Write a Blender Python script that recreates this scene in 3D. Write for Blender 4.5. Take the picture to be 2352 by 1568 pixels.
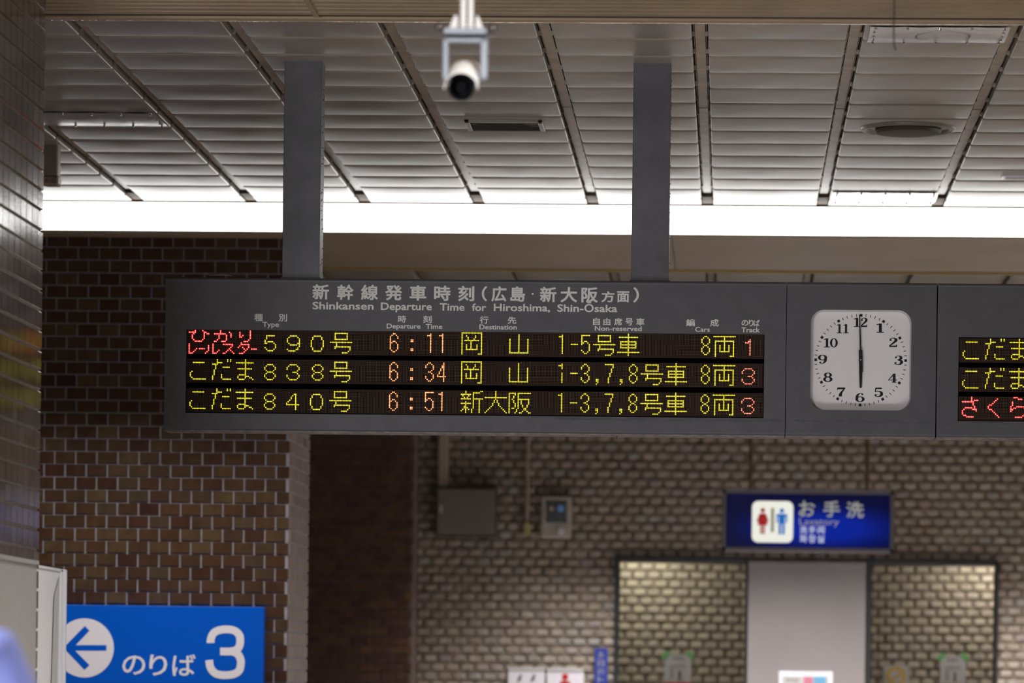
import bpy, math, random
from mathutils import Vector, Matrix
C = bpy.context.scene
col = C.collection
for o in list(bpy.data.objects):
    bpy.data.objects.remove(o, do_unlink=True)
R = random.Random(7)

# ------------------------------------------------------------------ camera
EYE = 1.40
FPX = 10000.0
ROLL = 0.0125
TPSI = 0.0499
SY = 789 - FPX * TPSI * math.sin(ROLL)
psi = math.atan(TPSI)
axis = Vector((-math.sin(psi), math.cos(psi), 0))
r0 = Vector((math.cos(psi), math.sin(psi), 0)); u0 = Vector((0, 0, 1))
rr = r0 * math.cos(ROLL) + u0 * math.sin(ROLL)
uu = u0 * math.cos(ROLL) - r0 * math.sin(ROLL)
EYEP = Vector((0, 0, EYE))
cd = bpy.data.cameras.new('camera'); cam = bpy.data.objects.new('camera', cd); col.objects.link(cam)
cam.matrix_world = Matrix(((rr.x, uu.x, -axis.x, 0), (rr.y, uu.y, -axis.y, 0), (rr.z, uu.z, -axis.z, EYE), (0, 0, 0, 1)))
cd.sensor_width = 36; cd.lens = FPX / 2352 * 36; cd.shift_y = SY / 2352
cd.clip_start = 0.1; cd.clip_end = 200
cd.dof.use_dof = True; cd.dof.focus_distance = 18.4; cd.dof.aperture_fstop = 3.6; cd.dof.aperture_blades = 9
C.camera = cam

def ray(px, py):
    return rr * ((px - 1176) / FPX) + uu * ((784 + SY - py) / FPX) + axis
def P(px, py, Y):
    d = ray(px, py); return EYEP + d * (Y / d.y)
def PZ(px, py, Z):
    d = ray(px, py); return EYEP + d * ((Z - EYE) / d.z)
def X_(px, py, Y): return P(px, py, Y).x
def Z_(px, py, Y): return P(px, py, Y).z

# ------------------------------------------------------------------ world, lights, exposure
w = bpy.data.worlds.new('world'); C.world = w; w.use_nodes = True
w.node_tree.nodes['Background'].inputs[0].default_value = (1.0, 0.93, 0.86, 1)
w.node_tree.nodes['Background'].inputs[1].default_value = 0.015
C.view_settings.view_transform = 'Standard'; C.view_settings.look = 'None'
C.view_settings.exposure = -0.35; C.view_settings.gamma = 1.0; C.view_settings.use_curve_mapping = False
C.cycles.use_denoising = True
C.cycles.max_bounces = 6; C.cycles.diffuse_bounces = 4; C.cycles.glossy_bounces = 3
C.cycles.sample_clamp_indirect = 4.0
C.cycles.caustics_reflective = False; C.cycles.caustics_refractive = False

ZC = EYE + 2.63        # ceiling height (underside of the pans)
def area(name, loc, sx, sy, power, color=(1, 0.95, 0.88), rot=(0, 0, 0), spread=180):
    l = bpy.data.lights.new(name, 'AREA'); l.shape = 'RECTANGLE'; l.size = sx; l.size_y = sy
    l.energy = power; l.color = color; l.spread = math.radians(spread)
    o = bpy.data.objects.new(name, l); col.objects.link(o); o.location = loc; o.rotation_euler = rot
    return o
# rows of lamps recessed in the near ceiling, shining down on the concourse floor
for ly in (6.0, 10.0, 14.0):
    for lx in (-3.0, 0.0, 3.0):
        area('unseen_ceiling_lamp', (lx, ly, EYE + 2.44), 1.2, 0.3, 112, spread=105)
# lamps of the hall to the right of the boards
for lx in (-1.5, 1.6, 4.4):
    area('unseen_ceiling_lamp', (lx, 20.9, ZC - 0.02), 1.2, 0.3, 27, (1, 0.95, 0.92), spread=95)
# added lamp above the tiled pillar's edge, brightening the white board and steel panel
area('unseen_ceiling_lamp', (-1.25, 15.3, EYE + 2.40), 0.5, 0.3, 38, (0.98, 0.98, 1.0), spread=95)
# added fill lights for the board fronts: left behind the viewer, and low below
area('left_fill', (-3.4, 4.5, EYE + 0.5), 1.5, 1.3, 215, (0.96, 0.97, 1.0), (math.radians(90), 0, math.radians(-2)), spread=120)
area('low_fill', (0.2, 15.6, EYE - 0.75), 3.4, 0.4, 17, (0.88, 0.86, 1.0), (math.radians(122), 0, 0), spread=110)
# added unseen fill from the far right, for surfaces facing right
area('right_fill', (7.3, 25.0, EYE - 0.3), 3.5, 1.0, 115, (0.97, 0.97, 1.0), (math.radians(90), 0, math.radians(90)), spread=110)
# unseen lamp added to brighten the security camera
area('unseen_ceiling_lamp', (-0.1, 10.2, EYE + 2.40), 0.4, 0.4, 140, (0.97, 0.98, 1.0), spread=150)
# narrow-beam wall washer above the brick pillar
area('wall_washer', (-3.0, 22.95, ZC - 0.08), 2.6, 0.10, 54, (1, 0.93, 0.88), (math.radians(7), 0, 0), 88)
# wall washers in front of the lavatory wall
area('wall_washer', (2.2, 33.3, EYE + 2.45), 7.6, 0.12, 520, (1, 0.94, 0.92), (math.radians(2), 0, 0), 84)
area('unseen_ceiling_lamp', (2.0, 30.6, EYE + 2.5), 5.0, 0.5, 8, (1, 0.9, 0.8))  # unseen ambient fill added for the lavatory wall
# lamps inside the lavatory passage
area('passage_lamp', (-0.75, 35.6, EYE + 1.25), 0.5, 0.25, 10, (1, 0.97, 0.80))
area('passage_lamp', (2.25, 35.6, EYE + 1.25), 0.5, 0.25, 14, (1, 0.93, 0.82))

# ------------------------------------------------------------------ materials
def nm(name):
    m = bpy.data.materials.new(name); m.use_nodes = True
    nt = m.node_tree; b = nt.nodes['Principled BSDF']; return m, nt, b
def mat(name, c, rough=0.5, metal=0.0, spec=0.5, var=0.0, scale=8.0, bump=0.0, bscale=60.0, c2=None, stretch=None):
    m, nt, b = nm(name)
    b.inputs['Base Color'].default_value = (*c, 1); b.inputs['Roughness'].default_value = rough
    b.inputs['Metallic'].default_value = metal; b.inputs['Specular IOR Level'].default_value = spec
    tc = nt.nodes.new('ShaderNodeTexCoord'); src = tc.outputs['Object']
    if stretch:
        mp = nt.nodes.new('ShaderNodeMapping'); mp.inputs['Scale'].default_value = stretch
        nt.links.new(src, mp.inputs['Vector']); src = mp.outputs['Vector']
    if var > 0 or c2:
        n = nt.nodes.new('ShaderNodeTexNoise'); n.inputs['Scale'].default_value = scale; n.inputs['Detail'].default_value = 6
        nt.links.new(src, n.inputs['Vector'])
        rp = nt.nodes.new('ShaderNodeValToRGB'); cr = rp.color_ramp
        cr.elements[0].position = 0.35; cr.elements[1].position = 0.65
        a = tuple(x * (1 - var) for x in c); z = c2 if c2 else tuple(min(1, x * (1 + var)) for x in c)
        cr.elements[0].color = (*a, 1); cr.elements[1].color = (*z, 1)
        nt.links.new(n.outputs['Fac'], rp.inputs['Fac']); nt.links.new(rp.outputs['Color'], b.inputs['Base Color'])
    if bump > 0:
        n = nt.nodes.new('ShaderNodeTexNoise'); n.inputs['Scale'].default_value = bscale
        nt.links.new(src, n.inputs['Vector'])
        bp = nt.nodes.new('ShaderNodeBump'); bp.inputs['Strength'].default_value = bump; bp.inputs['Distance'].default_value = 0.01
        nt.links.new(n.outputs['Fac'], bp.inputs['Height']); nt.links.new(bp.outputs['Normal'], b.inputs['Normal'])
    return m
def emit(name, c, s):
    m, nt, b = nm(name)
    b.inputs['Base Color'].default_value = (0.02, 0.02, 0.02, 1)
    b.inputs['Emission Color'].default_value = (*c, 1); b.inputs['Emission Strength'].default_value = s
    return m
def brickmat(name, cols, rough, island, bump=0.25, spec=0.5, grad=None, coat=0.0):
    """random glaze per brick"""
    m, nt, b = nm(name)
    if island:
        g = nt.nodes.new('ShaderNodeNewGeometry'); fac = g.outputs['Random Per Island']
    else:
        g = nt.nodes.new('ShaderNodeObjectInfo'); fac = g.outputs['Random']
    rp = nt.nodes.new('ShaderNodeValToRGB'); cr = rp.color_ramp; cr.interpolation = 'LINEAR'
    while len(cr.elements) < len(cols): cr.elements.new(0.5)
    for i, c in enumerate(cols):
        cr.elements[i].position = i / (len(cols) - 1); cr.elements[i].color = (*c, 1)
    nt.links.new(fac, rp.inputs['Fac'])
    tc = nt.nodes.new('ShaderNodeNewGeometry')
    n = nt.nodes.new('ShaderNodeTexNoise'); n.inputs['Scale'].default_value = 14; n.inputs['Detail'].default_value = 4
    nt.links.new(tc.outputs['Position'], n.inputs['Vector'])
    mx = nt.nodes.new('ShaderNodeMix'); mx.data_type = 'RGBA'; mx.blend_type = 'MULTIPLY'; mx.inputs['Factor'].default_value = 0.6
    rp2 = nt.nodes.new('ShaderNodeValToRGB'); rp2.color_ramp.elements[0].color = (0.55, 0.5, 0.45, 1); rp2.color_ramp.elements[1].color = (1.25, 1.25, 1.2, 1)
    rp2.color_ramp.elements[0].position = 0.3; rp2.color_ramp.elements[1].position = 0.7
    nt.links.new(n.outputs['Fac'], rp2.inputs['Fac'])
    nt.links.new(rp.outputs['Color'], mx.inputs['A']); nt.links.new(rp2.outputs['Color'], mx.inputs['B'])
    nt.links.new(mx.outputs['Result'], b.inputs['Base Color'])
    b.inputs['Roughness'].default_value = rough; b.inputs['Specular IOR Level'].default_value = spec
    b.inputs['Coat Weight'].default_value = coat; b.inputs['Coat Roughness'].default_value = 0.12
    if bump:
        n2 = nt.nodes.new('ShaderNodeTexNoise'); n2.inputs['Scale'].default_value = 90
        nt.links.new(tc.outputs['Position'], n2.inputs['Vector'])
        bp = nt.nodes.new('ShaderNodeBump'); bp.inputs['Strength'].default_value = bump; bp.inputs['Distance'].default_value = 0.004
        nt.links.new(n2.outputs['Fac'], bp.inputs['Height']); nt.links.new(bp.outputs['Normal'], b.inputs['Normal'])
    return m

M = {}
M['pan'] = mat('ceiling_paint', (0.28, 0.241, 0.196), 0.34, 0, 0.5, 0.10, 5, 0.05, 9)
M['strip'] = mat('strip_paint', (0.31, 0.235, 0.155), 0.38, 0, 0.5, 0.22, 9)
M['ceil_dark'] = mat('ceiling_void', (0.10, 0.07, 0.045), 0.8)
M['soffit'] = mat('soffit_paint', (0.34, 0.25, 0.16), 0.45, 0, 0.4, 0.08, 1.5)
M['soffit_edge'] = mat('soffit_edge', (0.40, 0.27, 0.07), 0.5)
M['near_slat'] = mat('near_slat_paint', (0.29, 0.215, 0.135), 0.45, 0, 0.4, 0.12, 3)
M['dark_line'] = mat('dark_gap', (0.01, 0.009, 0.008), 0.8)
M['metal_rim'] = mat('rim_metal', (0.62, 0.56, 0.5), 0.22, 0.85, 0.5, 0.3, 30, 0.6, 60)
M['light'] = emit('diffuser_glow', (1.0, 0.985, 0.96), 6.8)
M['frame_grey'] = mat('board_paint', (0.076, 0.074, 0.079), 0.45, 0.0, 0.25, 0.07, 14, 0.03, 300)
M['post_grey'] = mat('post_paint', (0.082, 0.081, 0.088), 0.42, 0.0, 0.3, 0.2, 6, 0.05, 40)
M['seam'] = mat('seam_black', (0.004, 0.004, 0.005), 0.7)
M['under'] = mat('board_underside', (0.16, 0.13, 0.11), 0.5, 0.0, 0.5, 0.3, 30)
M['letter'] = mat('lettering_grey', (0.64, 0.63, 0.59), 0.6)
M['scuff'] = mat('scuff', (0.060, 0.070, 0.067), 0.6, 0, 0.3, 0.2, 60)
M['dial'] = mat('clock_dial', (0.66, 0.645, 0.63), 0.45, 0, 0.5, 0.02, 4)
M['dial_rim'] = mat('clock_rim', (0.50, 0.485, 0.475), 0.4)  # darker than the dial: shade of the recess put into the colour
M['ink'] = mat('black_ink', (0.007, 0.008, 0.011), 0.55, 0, 0.2)
M['brass'] = mat('pivot', (0.5, 0.45, 0.35), 0.3, 0.8)
M['led_black'] = mat('led_black', (0.002, 0.0016, 0.0018), 0.6, 0, 0.0)
M['tile_mortar'] = mat('tile_mortar', (0.32, 0.295, 0.33), 0.8, 0, 0.3, 0.12, 20)
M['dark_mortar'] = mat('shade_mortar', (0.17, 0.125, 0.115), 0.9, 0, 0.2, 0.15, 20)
M['far_mortar'] = mat('far_mortar', (0.22, 0.185, 0.145), 0.9, 0, 0.2, 0.3, 12)
M['front_mortar'] = mat('front_mortar', (0.30, 0.26, 0.235), 0.5, 0, 0.5, 0.2, 20)
browns = [(0.062, 0.027, 0.012), (0.080, 0.042, 0.018), (0.050, 0.020, 0.011), (0.095, 0.060, 0.028), (0.064, 0.030, 0.014), (0.076, 0.050, 0.028), (0.058, 0.022, 0.011)]
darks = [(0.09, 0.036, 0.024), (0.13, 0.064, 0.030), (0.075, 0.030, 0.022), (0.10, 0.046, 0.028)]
lights = [(0.34, 0.29, 0.26), (0.40, 0.34, 0.28), (0.33, 0.285, 0.275), (0.38, 0.32, 0.26), (0.44, 0.39, 0.35), (0.33, 0.28, 0.235), (0.36, 0.36, 0.345)]
fronts = [(0.068, 0.044, 0.036), (0.08, 0.056, 0.044), (0.056, 0.038, 0.034), (0.09, 0.065, 0.048)]
yel = [(0.46, 0.42, 0.34), (0.52, 0.47, 0.37), (0.43, 0.39, 0.33), (0.50, 0.44, 0.38)]  # same tile as the far wall, warm passage light put into its colour
for k, c, ro, bu, co in (('brown', browns, 0.5, 0.2, 0), ('dark', darks, 0.6, 0.2, 0), ('far', lights, 0.5, 0.2, 0), ('front', fronts, 0.12, 0.06, 0.0), ('yel', yel, 0.5, 0.2, 0)):
    M['b_' + k] = brickmat(k + '_tile', c, ro, False, bu, coat=co, spec=0.25 if k == 'brown' else 0.5)
    M['bi_' + k] = brickmat(k + '_tile_joined', c, ro, True, bu, coat=co, spec=0.25 if k == 'brown' else 0.5)
M['white_panel'] = mat('white_panel', (0.80, 0.79, 0.80), 0.35, 0, 0.5, 0.03, 3)
M['white_frame'] = mat('white_frame', (0.78, 0.79, 0.84), 0.3)
M['steel'] = mat('brushed_steel', (0.50, 0.48, 0.46), 0.38, 0.5, 0.5, 0.06, 20, 0.03, 80, stretch=(1, 1, 12))
M['steel_rim'] = mat('steel_rim', (0.62, 0.62, 0.60), 0.3, 0.6)
M['sign_blue'] = mat('sign_blue', (0.0, 0.098, 0.60), 0.5, 0, 0.12, 0.02, 2)
M['sign_white'] = mat('sign_white', (0.80, 0.78, 0.84), 0.5)
M['sign_blue_ink'] = mat('sign_arrow_blue', (0.0, 0.098, 0.60), 0.5, 0, 0.12)
M['floor'] = mat('floor_tiles', (0.30, 0.28, 0.26), 0.35, 0, 0.5, 0.12, 2)
M['side'] = mat('side_wall_paint', (0.30, 0.26, 0.22), 0.6)
M['cab'] = mat('cabinet_beige', (0.20, 0.17, 0.14), 0.5, 0, 0.4, 0.04, 3)
M['cab_edge'] = mat('cabinet_edge', (0.07, 0.06, 0.05), 0.6)
M['conduit'] = mat('conduit_beige', (0.40, 0.33, 0.26), 0.5)
M['conduit_y'] = mat('conduit_end', (0.42, 0.36, 0.16), 0.5)
M['inter'] = mat('intercom_case', (0.44, 0.40, 0.35), 0.4)
M['screen'] = mat('dark_screen', (0.006, 0.008, 0.010), 0.15)
M['refl_o'] = emit('reflection_orange', (0.6, 0.35, 0.2), 0.22)
M['refl_b'] = emit('reflection_blue', (0.12, 0.3, 0.6), 0.3)
M['frame_dark'] = mat('frame_dark', (0.03, 0.032, 0.032), 0.4, 0.3)
M['plate'] = mat('plate_metal', (0.26, 0.242, 0.24), 0.45, 0.1, 0.5, 0.05, 2)
M['alu'] = mat('aluminium', (0.17, 0.16, 0.175), 0.45, 0.2, 0.5, 0.05, 10)
M['rod'] = mat('rod_brass', (0.16, 0.11, 0.035), 0.5)
M['red'] = mat('sign_red', (0.50, 0.015, 0.012), 0.5)
M['dotgrey'] = mat('print_grey', (0.11, 0.11, 0.10), 0.6)
M['paleprint'] = mat('print_pale', (0.33, 0.33, 0.33), 0.6)
M['navy'] = mat('banner_navy', (0.02, 0.04, 0.30), 0.5)
M['paper'] = mat('paper', (0.50, 0.50, 0.50), 0.6, 0, 0.4, 0.04, 8)
M['green'] = mat('green_tape', (0.17, 0.44, 0.15), 0.5)
M['orange'] = mat('orange_print', (0.58, 0.40, 0.10), 0.6)
M['pink'] = mat('pink_print', (0.52, 0.17, 0.25), 0.6)
M['cyan'] = mat('cyan_print', (0.12, 0.33, 0.52), 0.6)
M['poster'] = mat('poster_vinyl', (0.50, 0.47, 0.47), 0.18, 0, 0.6, 0.03, 4, 0.10, 6)
M['poster_ink'] = mat('poster_outline', (0.05, 0.045, 0.05), 0.5)
M['vent'] = mat('vent_dark', (0.035, 0.026, 0.018), 0.7)
M['cam_white'] = mat('cctv_white', (0.85, 0.81, 0.76), 0.35)
M['cam_black'] = mat('cctv_black', (0.003, 0.003, 0.005), 0.6, 0, 0.1)
M['galv'] = mat('galvanised', (0.26, 0.28, 0.32), 0.4, 0.3, 0.5, 0.08, 20)
M['pole'] = mat('pole_white', (0.70, 0.66, 0.64), 0.3, 0.2)
M['chrome'] = mat('ball_chrome', (0.10, 0.085, 0.08), 0.14, 0.8)
M['wire'] = mat('wire', (0.02, 0.015, 0.015), 0.6)
M['shirt'] = mat('shirt_blue', (0.17, 0.20, 0.50), 0.8, 0, 0.2, 0.12, 12)
M['skin'] = mat('skin', (0.55, 0.35, 0.26), 0.5)
M['hair'] = mat('hair', (0.015, 0.012, 0.01), 0.6)
M['trouser'] = mat('trousers', (0.04, 0.045, 0.07), 0.8)
M['shoe'] = mat('shoe_leather', (0.02, 0.018, 0.016), 0.4)
M['cobweb'] = mat('cobweb', (0.35, 0.30, 0.26), 0.8)

def ledpanel_mat(name, x0, z0, p):
    m, nt, b = nm(name); L = nt.links; N = nt.nodes
    tc = N.new('ShaderNodeNewGeometry'); sp = N.new('ShaderNodeSeparateXYZ'); L.new(tc.outputs['Position'], sp.inputs[0])
    def mth(op, a, bv=None):
        n = N.new('ShaderNodeMath'); n.operation = op
        for i, v in enumerate((a, bv)):
            if v is None: continue
            if isinstance(v, (int, float)): n.inputs[i].default_value = v
            else: L.new(v, n.inputs[i])
        return n.outputs[0]
    def cell(s, o): return mth('SUBTRACT', mth('FRACT', mth('ADD', mth('DIVIDE', mth('SUBTRACT', s, o), p), 100.5)), 0.5)
    cx = cell(sp.outputs['X'], x0); cz = cell(sp.outputs['Z'], z0)
    d = mth('SQRT', mth('ADD', mth('MULTIPLY', cx, cx), mth('MULTIPLY', cz, cz)))
    rp = N.new('ShaderNodeValToRGB'); cr = rp.color_ramp
    cr.elements[0].position = 0.27; cr.elements[0].color = (0.075, 0.042, 0.026, 1)
    cr.elements[1].position = 0.42; cr.elements[1].color = (0.005, 0.003, 0.002, 1)
    L.new(d, rp.inputs['Fac']); L.new(rp.outputs['Color'], b.inputs['Base Color'])
    b.inputs['Roughness'].default_value = 0.6; b.inputs['Specular IOR Level'].default_value = 0.08
    return m
LED = {'y': (emit('led_yellow', (0.68, 0.58, 0.0), 1.55), emit('led_yellow_core', (1.0, 0.96, 0.05), 1.8)),
       'r': (emit('led_red', (1.0, 0.0012, 0.004), 9.0), emit('led_red_core', (1.0, 0.50, 0.42), 2.8)),
       'o': (emit('led_orange', (1.0, 0.19, 0.012), 1.9), emit('led_orange_core', (1.0, 0.72, 0.36), 2.5)),
       't': (emit('led_track', (1.0, 0.055, 0.012), 1.7), emit('led_track_core', (1.0, 0.72, 0.50), 2.1))}

# ------------------------------------------------------------------ mesh helpers
class MB:
    def __init__(s): s.v = []; s.f = []; s.m = []; s.mi = 0
    def add(s, vs, fs):
        n = len(s.v); s.v += [tuple(v) for v in vs]; s.f += [tuple(n + i for i in f) for f in fs]; s.m += [s.mi] * len(fs); return s
    def box(s, x0, x1, y0, y1, z0, z1):
        if x0 > x1: x0, x1 = x1, x0
        if y0 > y1: y0, y1 = y1, y0
        if z0 > z1: z0, z1 = z1, z0
        return s.add([(x0, y0, z0), (x1, y0, z0), (x1, y1, z0), (x0, y1, z0), (x0, y0, z1), (x1, y0, z1), (x1, y1, z1), (x0, y1, z1)],
                     [(0, 3, 2, 1), (4, 5, 6, 7), (0, 1, 5, 4), (1, 2, 6, 5), (2, 3, 7, 6), (3, 0, 4, 7)])
    def bbox(s, x0, x1, y0, y1, z0, z1, c):
        """box chamfered on all edges"""
        X = (x0, x0 + c, x1 - c, x1); Y = (y0, y0 + c, y1 - c, y1); Z = (z0, z0 + c, z1 - c, z1)
        vs = []; idx = {}
        for i in (0, 1):
            for j in (0, 1):
                for k in (0, 1):
                    for a in range(3):
                        ii = (0, 3)[i] if a == 0 else (1, 2)[i]
                        jj = (0, 3)[j] if a == 1 else (1, 2)[j]
                        kk = (0, 3)[k] if a == 2 else (1, 2)[k]
                        idx[(i, j, k, a)] = len(vs); vs.append((X[ii], Y[jj], Z[kk]))
        g = lambda i, j, k, a: idx[(i, j, k, a)]
        fs = []
        for s_ in (0, 1):
            fs.append((g(s_, 0, 0, 0), g(s_, 1, 0, 0), g(s_, 1, 1, 0), g(s_, 0, 1, 0)))
            fs.append((g(0, s_, 0, 1), g(1, s_, 0, 1), g(1, s_, 1, 1), g(0, s_, 1, 1)))
            fs.append((g(0, 0, s_, 2), g(1, 0, s_, 2), g(1, 1, s_, 2), g(0, 1, s_, 2)))
            for t in (0, 1):
                fs.append((g(s_, t, 0, 0), g(s_, t, 1, 0), g(s_, t, 1, 1), g(s_, t, 0, 1)))
                fs.append((g(s_, 0, t, 0), g(s_, 1, t, 0), g(s_, 1, t, 2), g(s_, 0, t, 2)))
                fs.append((g(0, s_, t, 1), g(1, s_, t, 1), g(1, s_, t, 2), g(0, s_, t, 2)))
                for q in (0, 1):
                    fs.append((g(s_, t, q, 0), g(s_, t, q, 1), g(s_, t, q, 2)))
        s.add(vs, fs); s.fix = True; return s
    def tube(s, pts, r, n=10, caps=True, r2=None):
        pts = [Vector(p) for p in pts]; k = len(pts); vs = []; ref = None
        for i, p in enumerate(pts):
            d = (pts[min(i + 1, k - 1)] - pts[max(i - 1, 0)]).normalized()
            if ref is None: ref = Vector((0, 0, 1)) if abs(d.z) < 0.9 else Vector((1, 0, 0))
            a = d.cross(ref).normalized(); b = d.cross(a).normalized(); ref = ref if abs(d.dot(ref)) < 0.95 else b
            rad = r if r2 is None else r + (r2 - r) * i / (k - 1)
            for j in range(n):
                t = 2 * math.pi * j / n; vs.append(p + (a * math.cos(t) + b * math.sin(t)) * rad)
        fs = [(i * n + j, i * n + (j + 1) % n, (i + 1) * n + (j + 1) % n, (i + 1) * n + j) for i in range(k - 1) for j in range(n)]
        if caps: fs += [tuple(range(n)), tuple((k - 1) * n + j for j in range(n))[::-1]]
        s.fix = True
        return s.add(vs, fs)
    def sphere(s, c, r, n=12, m=8, sc=(1, 1, 1)):
        vs = [(c[0], c[1], c[2] + r * sc[2])]
        for i in range(1, m):
            for j in range(n):
                a = math.pi * i / m; b = 2 * math.pi * j / n
                vs.append((c[0] + r * sc[0] * math.sin(a) * math.cos(b), c[1] + r * sc[1] * math.sin(a) * math.sin(b), c[2] + r * sc[2] * math.cos(a)))
        vs.append((c[0], c[1], c[2] - r * sc[2])); L = len(vs) - 1
        fs = [(0, 1 + j, 1 + (j + 1) % n) for j in range(n)]
        fs += [(1 + i * n + j, 1 + (i + 1) * n + j, 1 + (i + 1) * n + (j + 1) % n, 1 + i * n + (j + 1) % n) for i in range(m - 2) for j in range(n)]
        fs += [(1 + (m - 2) * n + j, L, 1 + (m - 2) * n + (j + 1) % n) for j in range(n)]
        s.fix = True
        return s.add(vs, fs)
    def poly(s, pts2, y0, y1):
        """outline in x,z extruded from y0 (front) to y1"""
        n = len(pts2); vs = [(x, y0, z) for x, z in pts2] + [(x, y1, z) for x, z in pts2]
        fs = [tuple(range(n)), tuple(range(2 * n - 1, n - 1, -1))] + [(i, (i + 1) % n, n + (i + 1) % n, n + i) for i in range(n)]
        s.fix = True
        return s.add(vs, fs)
    def build(s, name, mats, parent=None, smooth=False, loc=None, **props):
        me = bpy.data.meshes.new(name); me.from_pydata(s.v, [], s.f)
        if not isinstance(mats, (list, tuple)): mats = [mats]
        for m in mats: me.materials.append(m)
        if len(mats) > 1: me.polygons.foreach_set('material_index', s.m)
        if getattr(s, 'fix', False):
            import bmesh
            bm = bmesh.new(); bm.from_mesh(me); bmesh.ops.recalc_face_normals(bm, faces=bm.faces); bm.to_mesh(me); bm.free()
        if smooth:
            me.polygons.foreach_set('use_smooth', [True] * len(me.polygons))
            try: me.set_sharp_from_angle(angle=math.radians(35))
            except Exception: pass
        me.update()
        return link(name, me, parent, loc, **props)
def link(name, data, parent=None, loc=None, **props):
    o = bpy.data.objects.new(name, data); col.objects.link(o)
    if loc is not None: o.location = loc
    if parent is not None: o.parent = parent
    for k, v in props.items(): o[k] = v
    return o
def thing(name, label, cat, group=None, loc=(0, 0, 0)):
    o = bpy.data.objects.new(name, None); col.objects.link(o); o.location = loc
    o['label'] = label; o['category'] = cat
    if group: o['group'] = group
    o.empty_display_size = 0.1
    return o
def rrect(x0, x1, z0, z1, r, n=8):
    pts = []
    for cx, cz, a0 in ((x1 - r, z1 - r, 0), (x0 + r, z1 - r, 90), (x0 + r, z0 + r, 180), (x1 - r, z0 + r, 270)):
        for i in range(n + 1):
            a = math.radians(a0 + 90 * i / n); pts.append((cx + r * math.cos(a), cz + r * math.sin(a)))
    return pts

# ------------------------------------------------------------------ structure: floor, far sides
MB().box(-7, 8, -4, 40, -0.2, 0).build('floor', M['floor'], kind='structure')
MB().box(7.6, 7.8, -4, 40, 0, ZC + 0.3).build('wall_right', M['side'], kind='structure')

# ---- bricks
def unit_brick(bw, bh, d, c):
    """chamfered tile, centred at origin in x,z; front at y=-d"""
    m = MB(); a, b = bw / 2, bh / 2
    m.add([(-a, 0, -b), (a, 0, -b), (a, 0, b), (-a, 0, b), (-a, -d + c, -b), (a, -d + c, -b), (a, -d + c, b), (-a, -d + c, b),
           (-a + c, -d, -b + c), (a - c, -d, -b + c), (a - c, -d, b - c), (-a + c, -d, b - c)],
          [(0, 1, 5, 4), (1, 2, 6, 5), (2, 3, 7, 6), (3, 0, 4, 7), (4, 5, 9, 8), (5, 6, 10, 9), (6, 7, 11, 10), (7, 4, 8, 11), (8, 9, 10, 11)])
    return m
def lay(parent, x0, x1, z0, z1, xj, zj, pw, ph, gap, d, c, mat_o, mat_i, view=None, holes=(), limit=300, name='brick', gapz=None):
    """running bond in the local x,z plane (front -y). xj = x of a vertical joint in the row whose lower joint is zj"""
    gapz = gap if gapz is None else gapz
    k0 = math.floor((z0 - zj) / ph); k1 = math.ceil((z1 - zj) / ph)
    cells = []
    for k in range(k0, k1):
        za = max(z0, zj + k * ph); zb = min(z1, zj + (k + 1) * ph)
        if zb - za < 0.35 * ph: continue
        off = 0 if k % 2 == 0 else pw / 2
        i0 = math.floor((x0 - xj - off) / pw); i1 = math.ceil((x1 - xj - off) / pw)
        for i in range(i0, i1):
            xa = max(x0, xj + off + i * pw); xb = min(x1, xj + off + (i + 1) * pw)
            if xb - xa < 0.22 * pw: continue
            segs = [(xa, xb)]
            for hx0, hx1, hz0, hz1 in holes:
                if zb > hz0 + 0.01 and za < hz1 - 0.01:
                    ns = []
                    for a, b in segs:
                        if b <= hx0 or a >= hx1: ns.append((a, b)); continue
                        if a < hx0 - 0.015: ns.append((a, hx0))
                        if b > hx1 + 0.015: ns.append((hx1, b))
                    segs = ns
            for a, b in segs: cells.append((a, b, za, zb))
    vis = []; rest = []
    for cc in cells:
        (vis if (view is None or view(cc)) else rest).append(cc)
    vis.sort(key=lambda q: q[2])
    rest += vis[limit:]; vis = vis[:limit]
    full = None; cache = {}
    for a, b, za, zb in vis:
        key = (round(b - a, 4), round(zb - za, 4))
        if key not in cache:
            m = unit_brick(b - a - gap, zb - za - gapz, d, c)
            me = bpy.data.meshes.new(name); me.from_pydata(m.v, [], m.f); me.materials.append(mat_o); cache[key] = me
        o = link(name, cache[key], parent, ((a + b) / 2, R.uniform(-0.0012, 0.0012), (za + zb) / 2))
    if rest:
        mb = MB()
        for a, b, za, zb in rest:
            u = unit_brick(b - a - gap, zb - za - gapz, d, c)
            mb.add([(x + (a + b) / 2, y, z + (za + zb) / 2) for x, y, z in u.v], u.f)
        mb.build(name + 's_joined' if False else 'distant_bricks', mat_i, parent, kind='stuff')

# ---- brick pillar (front face 24.25, side face running back)
YB = 24.25
xr = X_(664.5, 1200, YB); zt = EYE + 2.47
ph = 0.0713; pw = 0.1188
wl = MB().box(xr - 2.6, xr - 0.006, YB + 0.006, YB + 1.12, 0, zt).build('wall_left', M['tile_mortar'], kind='structure')
xj = X_(172.6, 1167, YB) ; zj = Z_(172.6, 1182.5 - 1.2, YB)
g1 = link('tile_facing', None, wl, (0, YB + 0.006, 0)) if False else None
def in_px(y_plane, pxa, pxb, pya, pyb):
    a = P(pxa, pya, y_plane); b = P(pxb, pyb, y_plane)
    return lambda q: q[1] > min(a.x, b.x) and q[0] < max(a.x, b.x) and q[3] > min(a.z, b.z) and q[2] < max(a.z, b.z)
def offset_parent(par, loc, rz=0.0): return par
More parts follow.
